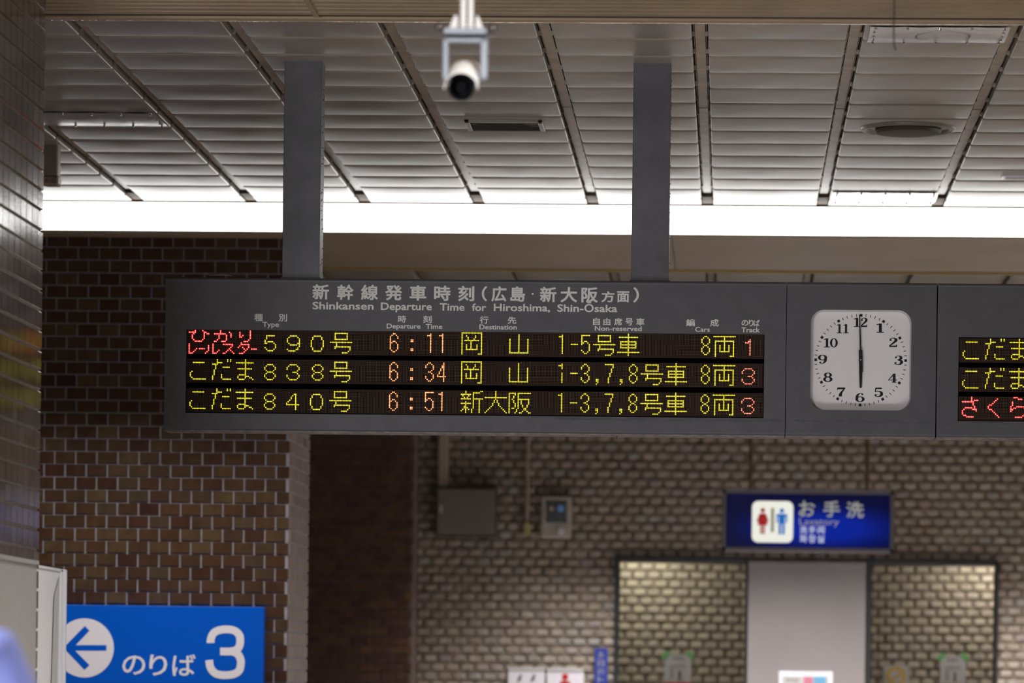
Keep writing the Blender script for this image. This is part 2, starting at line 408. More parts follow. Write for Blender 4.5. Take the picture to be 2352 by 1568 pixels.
# bricks placed directly with wall as parent; the wall object sits at the origin
class Shift:
    pass
def lay_at(wall, y, **kw):
    before = set(o.name for o in wall.children)
    lay(wall, **kw)
    for o in wall.children:
        if o.name not in before: o.location.y += y
lay_at(wl, YB + 0.006, x0=xr - 2.6, x1=xr, z0=0, z1=zt, xj=xj, zj=zj, pw=pw, ph=ph, gap=0.0095, d=0.008, c=0.0015,
       mat_o=M['b_brown'], mat_i=M['bi_brown'], view=in_px(YB, 78, 668, 640, 1575), limit=300)
# side face of the pillar (looks towards +x)
mb = MB()
y1 = YB + 1.13
for k in range(-30, 60):
    za = zj + k * ph; zb = za + ph
    if za < 0 or zb > zt: continue
    off = 0 if k % 2 == 0 else pw / 2
    for i in range(-1, 12):
        ya = max(YB + 0.012, YB + off + i * pw); yb = min(y1, YB + off + (i + 1) * pw)
        if yb - ya < 0.03: continue
        u = unit_brick(yb - ya - 0.0095, ph - 0.0095, 0.008, 0.0015)
        mb.add([(xr - 0.006 - y, x + (ya + yb) / 2, z + (za + zb) / 2) for x, y, z in u.v], u.f)
mb.fix = True
mb.build('return_bricks', brickmat('side_tile_joined', [(0.20, 0.14, 0.11), (0.27, 0.20, 0.16), (0.17, 0.12, 0.10)], 0.35, True, 0.2), wl, kind='stuff')

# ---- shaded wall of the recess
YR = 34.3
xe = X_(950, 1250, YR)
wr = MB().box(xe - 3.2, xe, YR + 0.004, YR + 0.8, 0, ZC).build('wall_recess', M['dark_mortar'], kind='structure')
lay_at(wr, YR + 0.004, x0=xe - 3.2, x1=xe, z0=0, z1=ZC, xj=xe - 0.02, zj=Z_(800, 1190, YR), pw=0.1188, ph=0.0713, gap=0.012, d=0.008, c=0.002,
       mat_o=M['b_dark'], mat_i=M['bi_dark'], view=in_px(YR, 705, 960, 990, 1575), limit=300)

# ---- lavatory wall with two openings
YF = 34.8
ox = [X_(1422, 1400, YF), X_(1714, 1400, YF), X_(1992, 1400, YF), X_(2286, 1400, YF)]
oz0 = Z_(1570, 1289, YF); oz1 = Z_(2140, 1298, YF); ozt = (oz0 + oz1) / 2
wb = MB()
xl0, xl1 = xe - 0.05, 7.6
wb.box(xl0, ox[0], YF + 0.012, YF + 0.25, 0, ZC)
wb.box(ox[3], xl1, YF + 0.012, YF + 0.25, 0, ZC)
wb.box(ox[0], ox[3], YF + 0.012, YF + 0.25, ozt, ZC)
wb.box(ox[1], ox[2], YF + 0.012, YF + 0.25, 0, ozt)
wbk = wb.build('wall_back', M['far_mortar'], kind='structure')
fz = Z_(1200, 1462 + 0.3, YF)
lay_at(wbk, YF + 0.012, x0=xl0, x1=5.2, z0=0, z1=ZC, xj=X_(1159, 1480, YF), zj=fz, pw=34.3 * YF / FPX, ph=20.45 * YF / FPX, gap=0.032, gapz=0.024, d=0.014, c=0.007,
       mat_o=M['b_far'], mat_i=M['bi_far'], view=in_px(YF, 945, 2360, 1000, 1575), limit=300,
       holes=[(ox[0], ox[1], -1, ozt), (ox[1], ox[2], -1, ozt), (ox[2], ox[3], -1, ozt)])
# passage behind the openings
YI = 36.0
wi = MB().box(ox[0] - 1.5, ox[3] + 1.5, YI + 0.012, YI + 0.2, 0, ozt + 0.5).build('wall_passage', M['far_mortar'], kind='structure')
lay_at(wi, YI + 0.012, x0=ox[0] - 1.0, x1=ox[3] + 1.0, z0=0, z1=ozt + 0.3, xj=X_(1500, 1500, YI), zj=Z_(1600, 1510, YI), pw=34.3 * YF / FPX, ph=20.45 * YF / FPX, gap=0.032, gapz=0.024, d=0.014, c=0.007,
       mat_o=M['b_yel'], mat_i=M['bi_yel'],
       view=lambda q, f1=in_px(YI, 1415, 1720, 1280, 1575), f2=in_px(YI, 1985, 2290, 1280, 1575): f1(q) or f2(q), limit=300)
pc = MB().box(ox[0] - 1.5, ox[3] + 1.5, YF + 0.25, YI + 0.012, ozt + 0.35, ozt + 0.45).build('ceiling_passage', M['soffit'], kind='structure')
# dark frames of the two openings
fw = 0.036
def door_frame(name, xa, xb, n):
    d = MB()
    y0, y1_ = YF - 0.05, YF + 0.20
    d.bbox(xa - fw, xa, y0, y1_, 0, ozt + fw, 0.004); d.bbox(xb, xb + fw * 0.6, y0, y1_, 0, ozt + fw, 0.004)
    d.bbox(xa, xb, y0, y1_, ozt, ozt + fw, 0.004)
    return d.build(name, M['frame_dark'], kind='structure')
door_frame('door_1', ox[0], ox[1] - 0.01, 1)
door_frame('door_2', ox[2] + 0.03, ox[3], 2)
# metal plate between the openings
px0, px1 = ox[1] + 0.012, ox[2] - 0.012
pl = MB().bbox(px0, px1, YF - 0.045, YF + 0.012, 0, ozt + 0.012, 0.006).build('trim_1', M['plate'], kind='structure')
MB().bbox(px0 + 0.001, px1 - 0.001, YF - 0.052, YF - 0.044, ozt - 0.03, ozt + 0.012, 0.003).build('cover_strip', M['plate'], pl)

# ------------------------------------------------------------------ main ceiling: pans between strips
BAY = 0.628; XC0 = -0.152
Y0c, PITCH = 17.78, 0.4885
cl = MB().box(-7, 7.6, 16.4, 24.1, ZC + 0.075, ZC + 0.2).build('ceiling', M['ceil_dark'], kind='structure')
def pan_mesh(wd, dp, seed, droop=0.0038):
    rg = random.Random(seed); nx = 9; prof = []
    rads = 0.018
    for t, z in ((0.0, 0.045), (0.0, 0.016), (0.003, 0.006), (0.010, 0.0015), (0.022, 0.0)):
        prof.append((t, z))
    for k in range(1, 8):
        f = k / 8; prof.append((0.022 + (dp - 0.044) * f, -droop * math.sin(math.pi * f) ** 0.8))
    for t, z in ((0.022, 0.0), (0.010, 0.0015), (0.003, 0.006), (0.0, 0.016), (0.0, 0.045)):
        prof.append((dp - t, z))
    m = MB(); vs = []
    xs = [-wd / 2 + t for t in (0, 0.003, 0.010, 0.03)] + [-wd / 2 + wd * f for f in (0.25, 0.42, 0.58, 0.75)] + [wd / 2 - t for t in (0.03, 0.010, 0.003, 0)]
    zs = [0.006, 0.0015, 0.0004, 0] + [0] * 4 + [0, 0.0004, 0.0015, 0.006]
    warp = [rg.uniform(-0.0022, 0.0022) for _ in range(len(xs))]
    warp2 = [rg.uniform(-0.0006, 0.0006) for _ in range(len(xs))]
    nxs = len(xs); npf = len(prof)
    for i, (y, z) in enumerate(prof):
        f = y / dp
        for j, x in enumerate(xs):
            xx = x
            e = min(y, dp - y)
            if e < 0.012 and (j < 3 or j > nxs - 4):    # rounded corners
                k = (0.012 - e) * 0.9; xx = x + k if x < 0 else x - k
            zz_ = max(z, 0.0) if (j < 3 or j > nxs - 4) else (z * 0.45 if (j == 3 or j == nxs - 4) and z < 0 else z)
            vs.append((xx, y, zz_ + zs[j] * (1 if z < 0.01 else 0) + (warp[j] * math.sin(math.pi * f) + warp2[j] * (f - 0.5)) * (1 if 3 < j < nxs - 4 else 0.0)))
    fs = [(i * nxs + j, (i + 1) * nxs + j, (i + 1) * nxs + j + 1, i * nxs + j + 1) for i in range(npf - 1) for j in range(nxs - 1)]
    # side flanges going up
    n = len(vs)
    for i, (y, z) in enumerate(prof):
        for j in (0, nxs - 1):
            v = vs[i * nxs + j]; vs.append((v[0], v[1], 0.045))
    n2 = len(vs)
    for i in range(npf):
        for j in (0, nxs - 1): vs.append(vs[i * nxs + j])
    for i in range(npf - 1):
        fs.append((n2 + 2 * i, n + 2 * i, n + 2 * i + 2, n2 + 2 * i + 2))
        fs.append((n2 + 2 * i + 1, n2 + 2 * i + 3, n + 2 * i + 3, n + 2 * i + 1))
    m.add(vs, fs); return m
WD = BAY - 0.066
pans = []
for s_ in range(10):
    m = pan_mesh(WD, PITCH - 0.018, 100 + s_); me = bpy.data.meshes.new('ceiling_panel'); me.from_pydata(m.v, [], m.f); me.materials.append(M['pan'])
    me.polygons.foreach_set('use_smooth', [True] * len(me.polygons)); me.set_sharp_from_angle(angle=math.radians(40)); pans.append(me)
clips = MB()
for b in range(-6, 9):
    xc = XC0 + BAY * (b + 0.5)
    for i in range(-2, 12):
        ya = Y0c + PITCH * i + 0.009
        o = link('ceiling_panel', R.choice(pans), cl, (xc, ya, ZC)); o.rotation_euler = (R.uniform(-0.0015, 0.0025), R.uniform(-0.0012, 0.0012), 0)
    # short closing panel at the light
    m = MB().box(-WD / 2, WD / 2, 0, 0.25, 0.0, 0.012); m.build('ceiling_panel', M['pan'], cl, loc=(xc, Y0c + PITCH * 12 + 0.006, ZC + 0.003))
for b in range(-6, 10):
    xs_ = XC0 + BAY * b
    st = MB(); st.box(xs_ - 0.021, xs_ + 0.021, 16.5, 20.1, ZC + 0.030, ZC + 0.040)
    st.box(xs_ - 0.021, xs_ + 0.021, 20.104, 23.55, ZC + 0.028, ZC + 0.038)
    st.box(xs_ - 0.027, xs_ - 0.024, 16.5, 23.9, ZC + 0.036, ZC + 0.075); st.box(xs_ + 0.024, xs_ + 0.027, 16.5, 23.9, ZC + 0.036, ZC + 0.075)
    st.build('joint_strip', M['strip'], cl)
    MB().bbox(xs_ - 0.030, xs_ + 0.030, 23.60, 23.93, ZC + 0.012, ZC + 0.06, 0.003).build('strip_end_cap', M['ceil_dark'], cl)
    for i in range(-2, 13):
        yy = Y0c + PITCH * i
        for sx in (-1, 1):
            clips.box(xs_ + sx * 0.020, xs_ + sx * 0.034, yy - 0.004, yy + 0.004, ZC + 0.016, ZC + 0.034)
clips.build('panel_clips', M['pan'], cl, kind='stuff')

# ceiling beyond the light box
c2 = MB().box(-7, 7.6, 25.9, 34.8, ZC + 0.075, ZC + 0.2).build('ceiling_rear', M['ceil_dark'], kind='structure')
for b in range(-5, 8):
    xc = XC0 + BAY * (b + 0.5)
    if b < 7:
        for i in range(0, 8):
            o = link('ceiling_panel', R.choice(pans), c2, (xc, 26.0 + PITCH * i, ZC))
        MB().box(xc - WD / 2, xc + WD / 2, 29.95, 34.7, ZC, ZC + 0.02).build('ceiling_panel', M['pan'], c2)
    xs_ = XC0 + BAY * b
    MB().box(xs_ - 0.021, xs_ + 0.021, 25.95, 34.7, ZC + 0.030, ZC + 0.040).build('joint_strip', M['strip'], c2)

# dropped light box: glowing front, painted soffit
YL0, YL1 = 23.95, 25.92; ZS = EYE + 2.47
sf = MB(); sf.box(-7, 7.6, YL0 + 0.02, YL1, ZS, ZC + 0.08)
sfo = sf.build('trim_2', M['soffit'], kind='structure')
for i in range(-3, 4):
    MB().bbox(i * 2.1 + 0.004 - 0.35, i * 2.1 + 2.096 - 0.35, YL0 + 0.03, YL1 - 0.02, ZS - 0.006, ZS, 0.002).build('soffit_panel', M['soffit'], sfo)
MB().box(-7, 7.6, YL1 - 0.02, YL1 + 0.02, ZS - 0.02, ZC + 0.05).build('edge_trim', M['soffit_edge'], sfo)
li = thing('strip_light', 'long glowing white strip light running across under the panelled ceiling', 'light', loc=(0, YL0, ZS))
for i in range(-6, 7):
    MB().bbox(i * 1.2 + 0.001, i * 1.2 + 1.199, 0.0, 0.018, 0.004, 0.158, 0.001).build('diffuser', M['light'], li)
MB().box(-7, 7.6, -0.004, 0.022, -0.004, 0.003).build('bottom_rim', M['soffit'], li)
MB().box(-7, 7.6, -0.004, 0.022, 0.159, 0.163).build('top_rim', M['pan'], li)

# ------------------------------------------------------------------ near slatted ceiling
YN = 16.2; ZN = PZ(1400, 46.5, 0).z if False else None
ZN = P(1400, 51.5, YN).z
cn = MB().box(-5, 6, 4, YN - 0.06, ZN + 0.03, ZN + 0.2).build('ceiling_near', M['ceil_dark'], kind='structure')
sp_ = 0.088
for i in range(9):
    ya = YN - 0.115 - sp_ * (i + 1)
    for (xa, xb) in ((-5, X_(722, 20, 16.0) - 0.010), (X_(722, 20, 16.0) + 0.010, 6)):
        m = MB()
        m.add([(xa, ya + 0.008, ZN + 0.03), (xb, ya + 0.008, ZN + 0.03), (xb, ya + 0.010, ZN + 0.002), (xa, ya + 0.010, ZN + 0.002), (xa, ya + 0.058, ZN), (xb, ya + 0.058, ZN),
               (xb, ya + 0.060, ZN + 0.014), (xa, ya + 0.060, ZN + 0.014), (xa, ya + sp_ - 0.004, ZN + 0.010), (xb, ya + sp_ - 0.004, ZN + 0.010), (xb, ya + sp_ - 0.004, ZN + 0.03), (xa, ya + sp_ - 0.004, ZN + 0.03)],
              [(0, 1, 2, 3), (3, 2, 5, 4), (4, 5, 6, 7), (7, 6, 9, 8), (8, 9, 10, 11)])
        m.fix = True
        m.build('slat', M['near_slat'], cn)
MB().box(-5, 6, 4, YN - 0.92, ZN, ZN + 0.03).build('plain_panel', M['near_slat'], cn)
xj2 = X_(722, 20, 16.0)
MB().box(xj2 - 0.010, xj2 + 0.010, YN - 0.9, YN - 0.11, ZN - 0.003, ZN + 0.02).build('joint_strip', M['near_slat'], cn)
MB().box(-5, 6, YN - 0.125, YN - 0.062, ZN + 0.006, ZN + 0.03).build('shadow_gap', M['dark_line'], cn)
et = MB(); et.bbox(-5, 6, YN - 0.070, YN, ZN - 0.002, ZN + 0.04, 0.003); et.build('edge_trim', M['soffit'], cn)
rim = MB(); rim.tube([(-5 + 0.11 * i, YN + 0.003, ZN - 0.001 + R.uniform(-0.0012, 0.0012)) for i in range(101)], 0.0022, 6); rim.build('rim_wire', M['metal_rim'], cn, smooth=True)

# ------------------------------------------------------------------ foreground tiled pillar
YP = 15.5
pe = P(92, 1000, YP)
ang = -(1745 - 1675) / FPX
# local frame: u runs along the face away from the camera, face normal points to +x world
def pil(u, n, z):   # u<0 towards camera, n outward from the face
    du = Vector((math.sin(-ang), math.cos(ang), 0)); dn = Vector((math.cos(ang), -math.sin(-ang), 0))
    return Vector((pe.x, YP, 0)) + du * u + dn * n + Vector((0, 0, z))
def pilbox(mb, u0, u1, n0, n1, z0, z1):
    mb.add([pil(u0, n0, z0), pil(u1, n0, z0), pil(u1, n1, z0), pil(u0, n1, z0), pil(u0, n0, z1), pil(u1, n0, z1), pil(u1, n1, z1), pil(u0, n1, z1)],
           [(0, 3, 2, 1), (4, 5, 6, 7), (0, 1, 5, 4), (1, 2, 6, 5), (2, 3, 7, 6), (3, 0, 4, 7)]); mb.fix = True
    return mb
pf = pilbox(MB(), -1.7, -0.004, -2.2, -0.006, 0, ZN + 0.12).build('wall_left_front', M['front_mortar'], kind='structure')  # unseen width extended to keep the left fill off the brick wall
tw = 0.1188; th = 0.0713
zz0 = pe.z
# row joint reference: measured on the far edge at photo height
zref = Z_(84, 1308.5, YP)
tiles = []
for k in range(-20, 60):
    za = zref + k * th; zb = za + th
    if zb > ZN + 0.12: break
    if za < 0: continue
    off = 0.0 if k % 2 == 0 else tw / 2
    for i in range(15):
        ub = -(i * tw) + (0 if k % 2 == 0 else 0) - (0 if k % 2 == 0 else 0)
        ub = -i * tw - 0.001; ua = ub - tw
        if ua < -1.7: continue
        tiles.append((ua, ub, za, zb, k, i))
tm_cache = {}
du = Vector((math.sin(-ang), math.cos(ang), 0))
def tile_mesh(bw, bh, d=0.008, c=0.0022):
    m = unit_brick(bw, bh, d, c)
    return [( -y, x, z) for x, y, z in m.v], m.f
tv, tf = tile_mesh(tw - 0.004, th - 0.009)
tme = bpy.data.meshes.new('tile'); 
import bmesh
def fixed(me):
    bm = bmesh.new(); bm.from_mesh(me); bmesh.ops.recalc_face_normals(bm, faces=bm.faces); bm.to_mesh(me); bm.free()
tme.from_pydata(tv, [], tf); tme.materials.append(M['b_front']); fixed(tme)
def vis_tile(t):
    z = t[2]; return t[5] < 9 and z > EYE - 0.02
vt = [t for t in tiles if vis_tile(t)]; vt.sort(key=lambda t: (t[5], t[2])); vt = vt[:300]; vs_ = set(vt)
rot = math.atan2(-du.x, du.y)
for t in vt:
    c_ = pil((t[0] + t[1]) / 2, -0.006, (t[2] + t[3]) / 2)
    o = link('tile', tme, pf, c_); o.rotation_euler = (R.uniform(-0.004, 0.004) , R.uniform(-0.006, 0.006), rot + R.uniform(-0.006, 0.006))
mb = MB(); rm = Matrix.Rotation(rot, 3, 'Z')
for t in tiles:
    if t in vs_: continue
    c_ = pil((t[0] + t[1]) / 2, -0.006, (t[2] + t[3]) / 2)
    mb.add([rm @ Vector(v) + c_ for v in tv], tf)
mb.fix = True; mb.build('distant_tiles', M['bi_front'], pf, kind='stuff')
# steel panel on the pillar
spn = thing('steel_panel', 'brushed steel panel with pale top rim fixed to the tiled pillar', 'panel', loc=(0, 0, 0))
zs1 = Z_(71, 1290, 15.35)
pilbox(MB(), -1.6, -0.145, 0.003, 0.018, 0.1, zs1 - 0.01).build('sheet', M['steel'], spn)
pilbox(MB(), -1.6, -0.140, 0.003, 0.026, zs1 - 0.01, zs1 + 0.004).build('top_rim', M['steel_rim'], spn)
pilbox(MB(), -0.55, -0.26, 0.018, 0.021, 0.6, zs1 - 0.37).build('hatch', M['steel'], spn)
# white sign board seen edge-on
wbd = thing('sign_board', 'tall white sign board standing edge-on past the dark tiled pillar', 'sign')
ya, yb = YP + 0.02, YP + 0.60
xa = X_(84, 1400, ya)
zt1 = Z_(84, 1299, ya)
m = MB(); m.box(xa - 0.03, xa, ya, yb, 0.15, zt1); m.build('panel', M['white_panel'], wbd)
m = MB(); m.bbox(xa - 0.03, xa + 0.004, yb - 0.035, yb + 0.02, 0.15, zt1 + 0.003, 0.003); m.bbox(xa - 0.03, xa + 0.012, yb + 0.02, yb + 0.055, 0.15, zt1 + 0.003, 0.003)
m.box(xa - 0.03, xa + 0.004, ya, yb, zt1 - 0.006, zt1 + 0.003); m.build('frame', M['white_frame'], wbd)
m = MB(); m.add([(xa + 0.001, ya + 0.20, 0.15), (xa + 0.001, ya + 0.42, 0.15), (xa + 0.004, ya + 0.50, zt1 - 0.02), (xa + 0.004, ya + 0.38, zt1 - 0.10)], [(0, 1, 2, 3)])
m.build('vinyl_fold', mat('vinyl_grey', (0.52, 0.51, 0.51), 0.4), wbd)
m = MB(); m.box(xa - 0.03, xa, ya, yb, 0, 0.15); m.build('foot', M['frame_dark'], wbd)

def spl(pts, n=6):
    out = []
    for i in range(len(pts) - 1):
        p0 = pts[max(i - 1, 0)]; p1 = pts[i]; p2 = pts[i + 1]; p3 = pts[min(i + 2, len(pts) - 1)]
        for k in range(n):
            t = k / n
            out.append(tuple(0.5 * ((2 * b) + (-a + c) * t + (2 * a - 5 * b + 4 * c - d) * t * t + (-a + 3 * b - 3 * c + d) * t ** 3) for a, b, c, d in zip(p0, p1, p2, p3)))
    out.append(pts[-1]); return out
WK = 1.0; SK = [0]
def stroke(m, pts, T, close=False, smooth=True):
    ps = spl(pts) if smooth and not close else pts
    L = []; Rr = []; k = len(ps)
    for i, (x, y, w_) in enumerate(ps):
        a = ps[(i - 1) % k] if close else ps[max(i - 1, 0)]; b = ps[(i + 1) % k] if close else ps[min(i + 1, k - 1)]
        dx, dy = b[0] - a[0], b[1] - a[1]; l = math.hypot(dx, dy) or 1
        nx, ny = -dy / l * w_ * WK / 2, dx / l * w_ * WK / 2
        L.append(T(x + nx, y + ny)); Rr.append(T(x - nx, y - ny))
    SK[0] = (SK[0] + 1) % 12; dy = SK[0] * 1.5e-5
    vs = [(v[0], v[1] - dy, v[2]) for v in L + Rr]; e = k if close else k - 1
    m.add(vs, [(i, (i + 1) % k, k + (i + 1) % k, k + i) for i in range(e)])
# ------------------------------------------------------------------ text helpers
def text_mesh(s, offset=0.0):
    cu = bpy.data.curves.new('t', 'FONT'); cu.body = s; cu.size = 1.0; cu.resolution_u = 3
    cu.fill_mode = 'BOTH'
    o = bpy.data.objects.new('t', cu); col.objects.link(o)
    dg = bpy.context.evaluated_depsgraph_get(); me = bpy.data.meshes.new_from_object(o.evaluated_get(dg))
    bpy.data.objects.remove(o); bpy.data.curves.remove(cu)
    return me
TC = {}
def glyph(s, offset):
    if (s, offset) not in TC:
        me = text_mesh(s, offset); vs = [tuple(v.co) for v in me.vertices]; fs = [tuple(p.vertices) for p in me.polygons]
        bpy.data.meshes.remove(me)
        if offset > 0:      # heavier weight: the outline repeated around a small circle
            bv, bf = vs, fs; vs = []; fs = []
            for k in range(8):
                a = math.pi * k / 4; n0 = len(vs)
                vs += [(v[0] + offset * math.cos(a), v[1] + offset * math.sin(a), k * 0.00006) for v in bv]; fs += [tuple(n0 + i for i in f) for f in bf]
        xs = [v[0] for v in vs]; ys = [v[1] for v in vs]
        TC[(s, offset)] = (vs, fs, min(xs), max(xs), min(ys), max(ys))
    return TC[(s, offset)]
CAPH = {}
def caph(offset):
    if offset not in CAPH:
        g = glyph('H', offset); CAPH[offset] = (g[4], g[5])
    return CAPH[offset]
def fit(mb, s, x0, x1, z0, z1, y, offset=0.0, cap=False, origin=(0, 0, 0)):
    """put string s in the box x0..x1, z0..z1 on the plane y (facing -y). cap: z0..z1 is baseline..cap height"""
    vs, fs, a, b, c, d = glyph(s, offset)
    if cap: c, d = caph(offset)
    sx = (x1 - x0) / max(b - a, 1e-6); sz = (z1 - z0) / (d - c)
    mb.add([(x0 + (v[0] - a) * sx - origin[0], y - v[2] - origin[1], z0 + (v[1] - c) * sz - origin[2]) for v in vs], [f[::-1] if False else f for f in fs])
    return mb
SL = 0.0125 - TPSI * 0.0786   # slope helper for board rows (unused where points are measured)

# ------------------------------------------------------------------ departure boards
YD = 18.4
def pxs(px, py, Y=YD): q = P(px, py, Y); return q.x, q.z
bx0 = X_(378.5, 810, YD); bx1 = X_(1804.5, 828, YD)
cx0 = X_(1806, 828, YD); cx1 = X_(2150, 828, YD); dx0 = X_(2152.5, 828, YD)
bzt = (P(380, 633.5, YD).z + P(1800, 650, YD).z) / 2; bzb = (P(378, 986, YD).z + P(1803, 1000, YD).z) / 2
DEPTH = 0.24
def casing(par, xa, xb, holes, name='casing'):
    """front sheet with rectangular openings, rounded top and bottom lips"""
    m = MB()
    zt_, zb_ = bzt, bzb; lip = 0.010
    xs = sorted(set([xa, xb] + [h[0] for h in holes] + [h[1] for h in holes])); zs = sorted(set([zb_ + lip, zt_ - lip] + [h[2] for h in holes] + [h[3] for h in holes]))
    for i in range(len(xs) - 1):
        for j in range(len(zs) - 1):
            mx, mz = (xs[i] + xs[i + 1]) / 2, (zs[j] + zs[j + 1]) / 2
            if any(h[0] < mx < h[1] and h[2] < mz < h[3] for h in holes): continue
            m.add([(xs[i], YD, zs[j]), (xs[i + 1], YD, zs[j]), (xs[i + 1], YD, zs[j + 1]), (xs[i], YD, zs[j + 1])], [(0, 1, 2, 3)])
    for h in holes:   # reveals
        d = 0.022
        for (a, b, c, e) in (((h[0], h[2]), (h[1], h[2]), 0, 0), ((h[1], h[2]), (h[1], h[3]), 0, 0), ((h[1], h[3]), (h[0], h[3]), 0, 0), ((h[0], h[3]), (h[0], h[2]), 0, 0)):
            m.add([(a[0], YD, a[1]), (b[0], YD, b[1]), (b[0], YD + d, b[1]), (a[0], YD + d, a[1])], [(0, 1, 2, 3)])
    # lips
    for sgn, z in ((1, zt_ - lip), (-1, zb_ + lip)):
        prev = (YD, z)
        pts = [(YD + lip * (1 - math.cos(t)), z + sgn * lip * math.sin(t)) for t in [math.pi / 2 * k / 4 for k in range(1, 5)]]
        for p in pts:
            q = [(xa, prev[0], prev[1]), (xb, prev[0], prev[1]), (xb, p[0], p[1]), (xa, p[0], p[1])]
            m.add(q if sgn > 0 else q[::-1], [(0, 1, 2, 3)]); prev = p
    m.add([(xa, YD + lip, zt_), (xb, YD + lip, zt_), (xb, YD + DEPTH, zt_), (xa, YD + DEPTH, zt_)], [(0, 1, 2, 3)])
    m.add([(xa, YD + DEPTH, zb_), (xb, YD + DEPTH, zb_), (xb, YD + DEPTH, zt_), (xa, YD + DEPTH, zt_)], [(3, 2, 1, 0)])
    for x in (xa, xb):
        q = [(x, YD, zb_ + lip), (x, YD, zt_ - lip), (x, YD + lip, zt_), (x, YD + DEPTH, zt_), (x, YD + DEPTH, zb_), (x, YD + lip, zb_)]
        m.add(q, [(0, 1, 2, 3, 4, 5)])
    o = m.build(name, M['frame_grey'], par)
    u = MB(); u.box(xa, xb, YD + lip, YD + DEPTH, zb_ - 0.001, zb_ + 0.006); u.box(xa, xb, YD + 0.012, YD + 0.03, zb_ - 0.005, zb_ - 0.001)
    u.box(xa, xb, YD + 0.10, YD + 0.115, zb_ - 0.006, zb_ - 0.001)
    u.build('underside', M['under'], par)
    t = MB(); t.box(xa, xb, YD - 0.0012, YD + 0.001, zt_ - 0.0135, zt_ - 0.0118); t.build('top_bead', mat('bead', (0.13, 0.135, 0.14), 0.4), par)
    return o

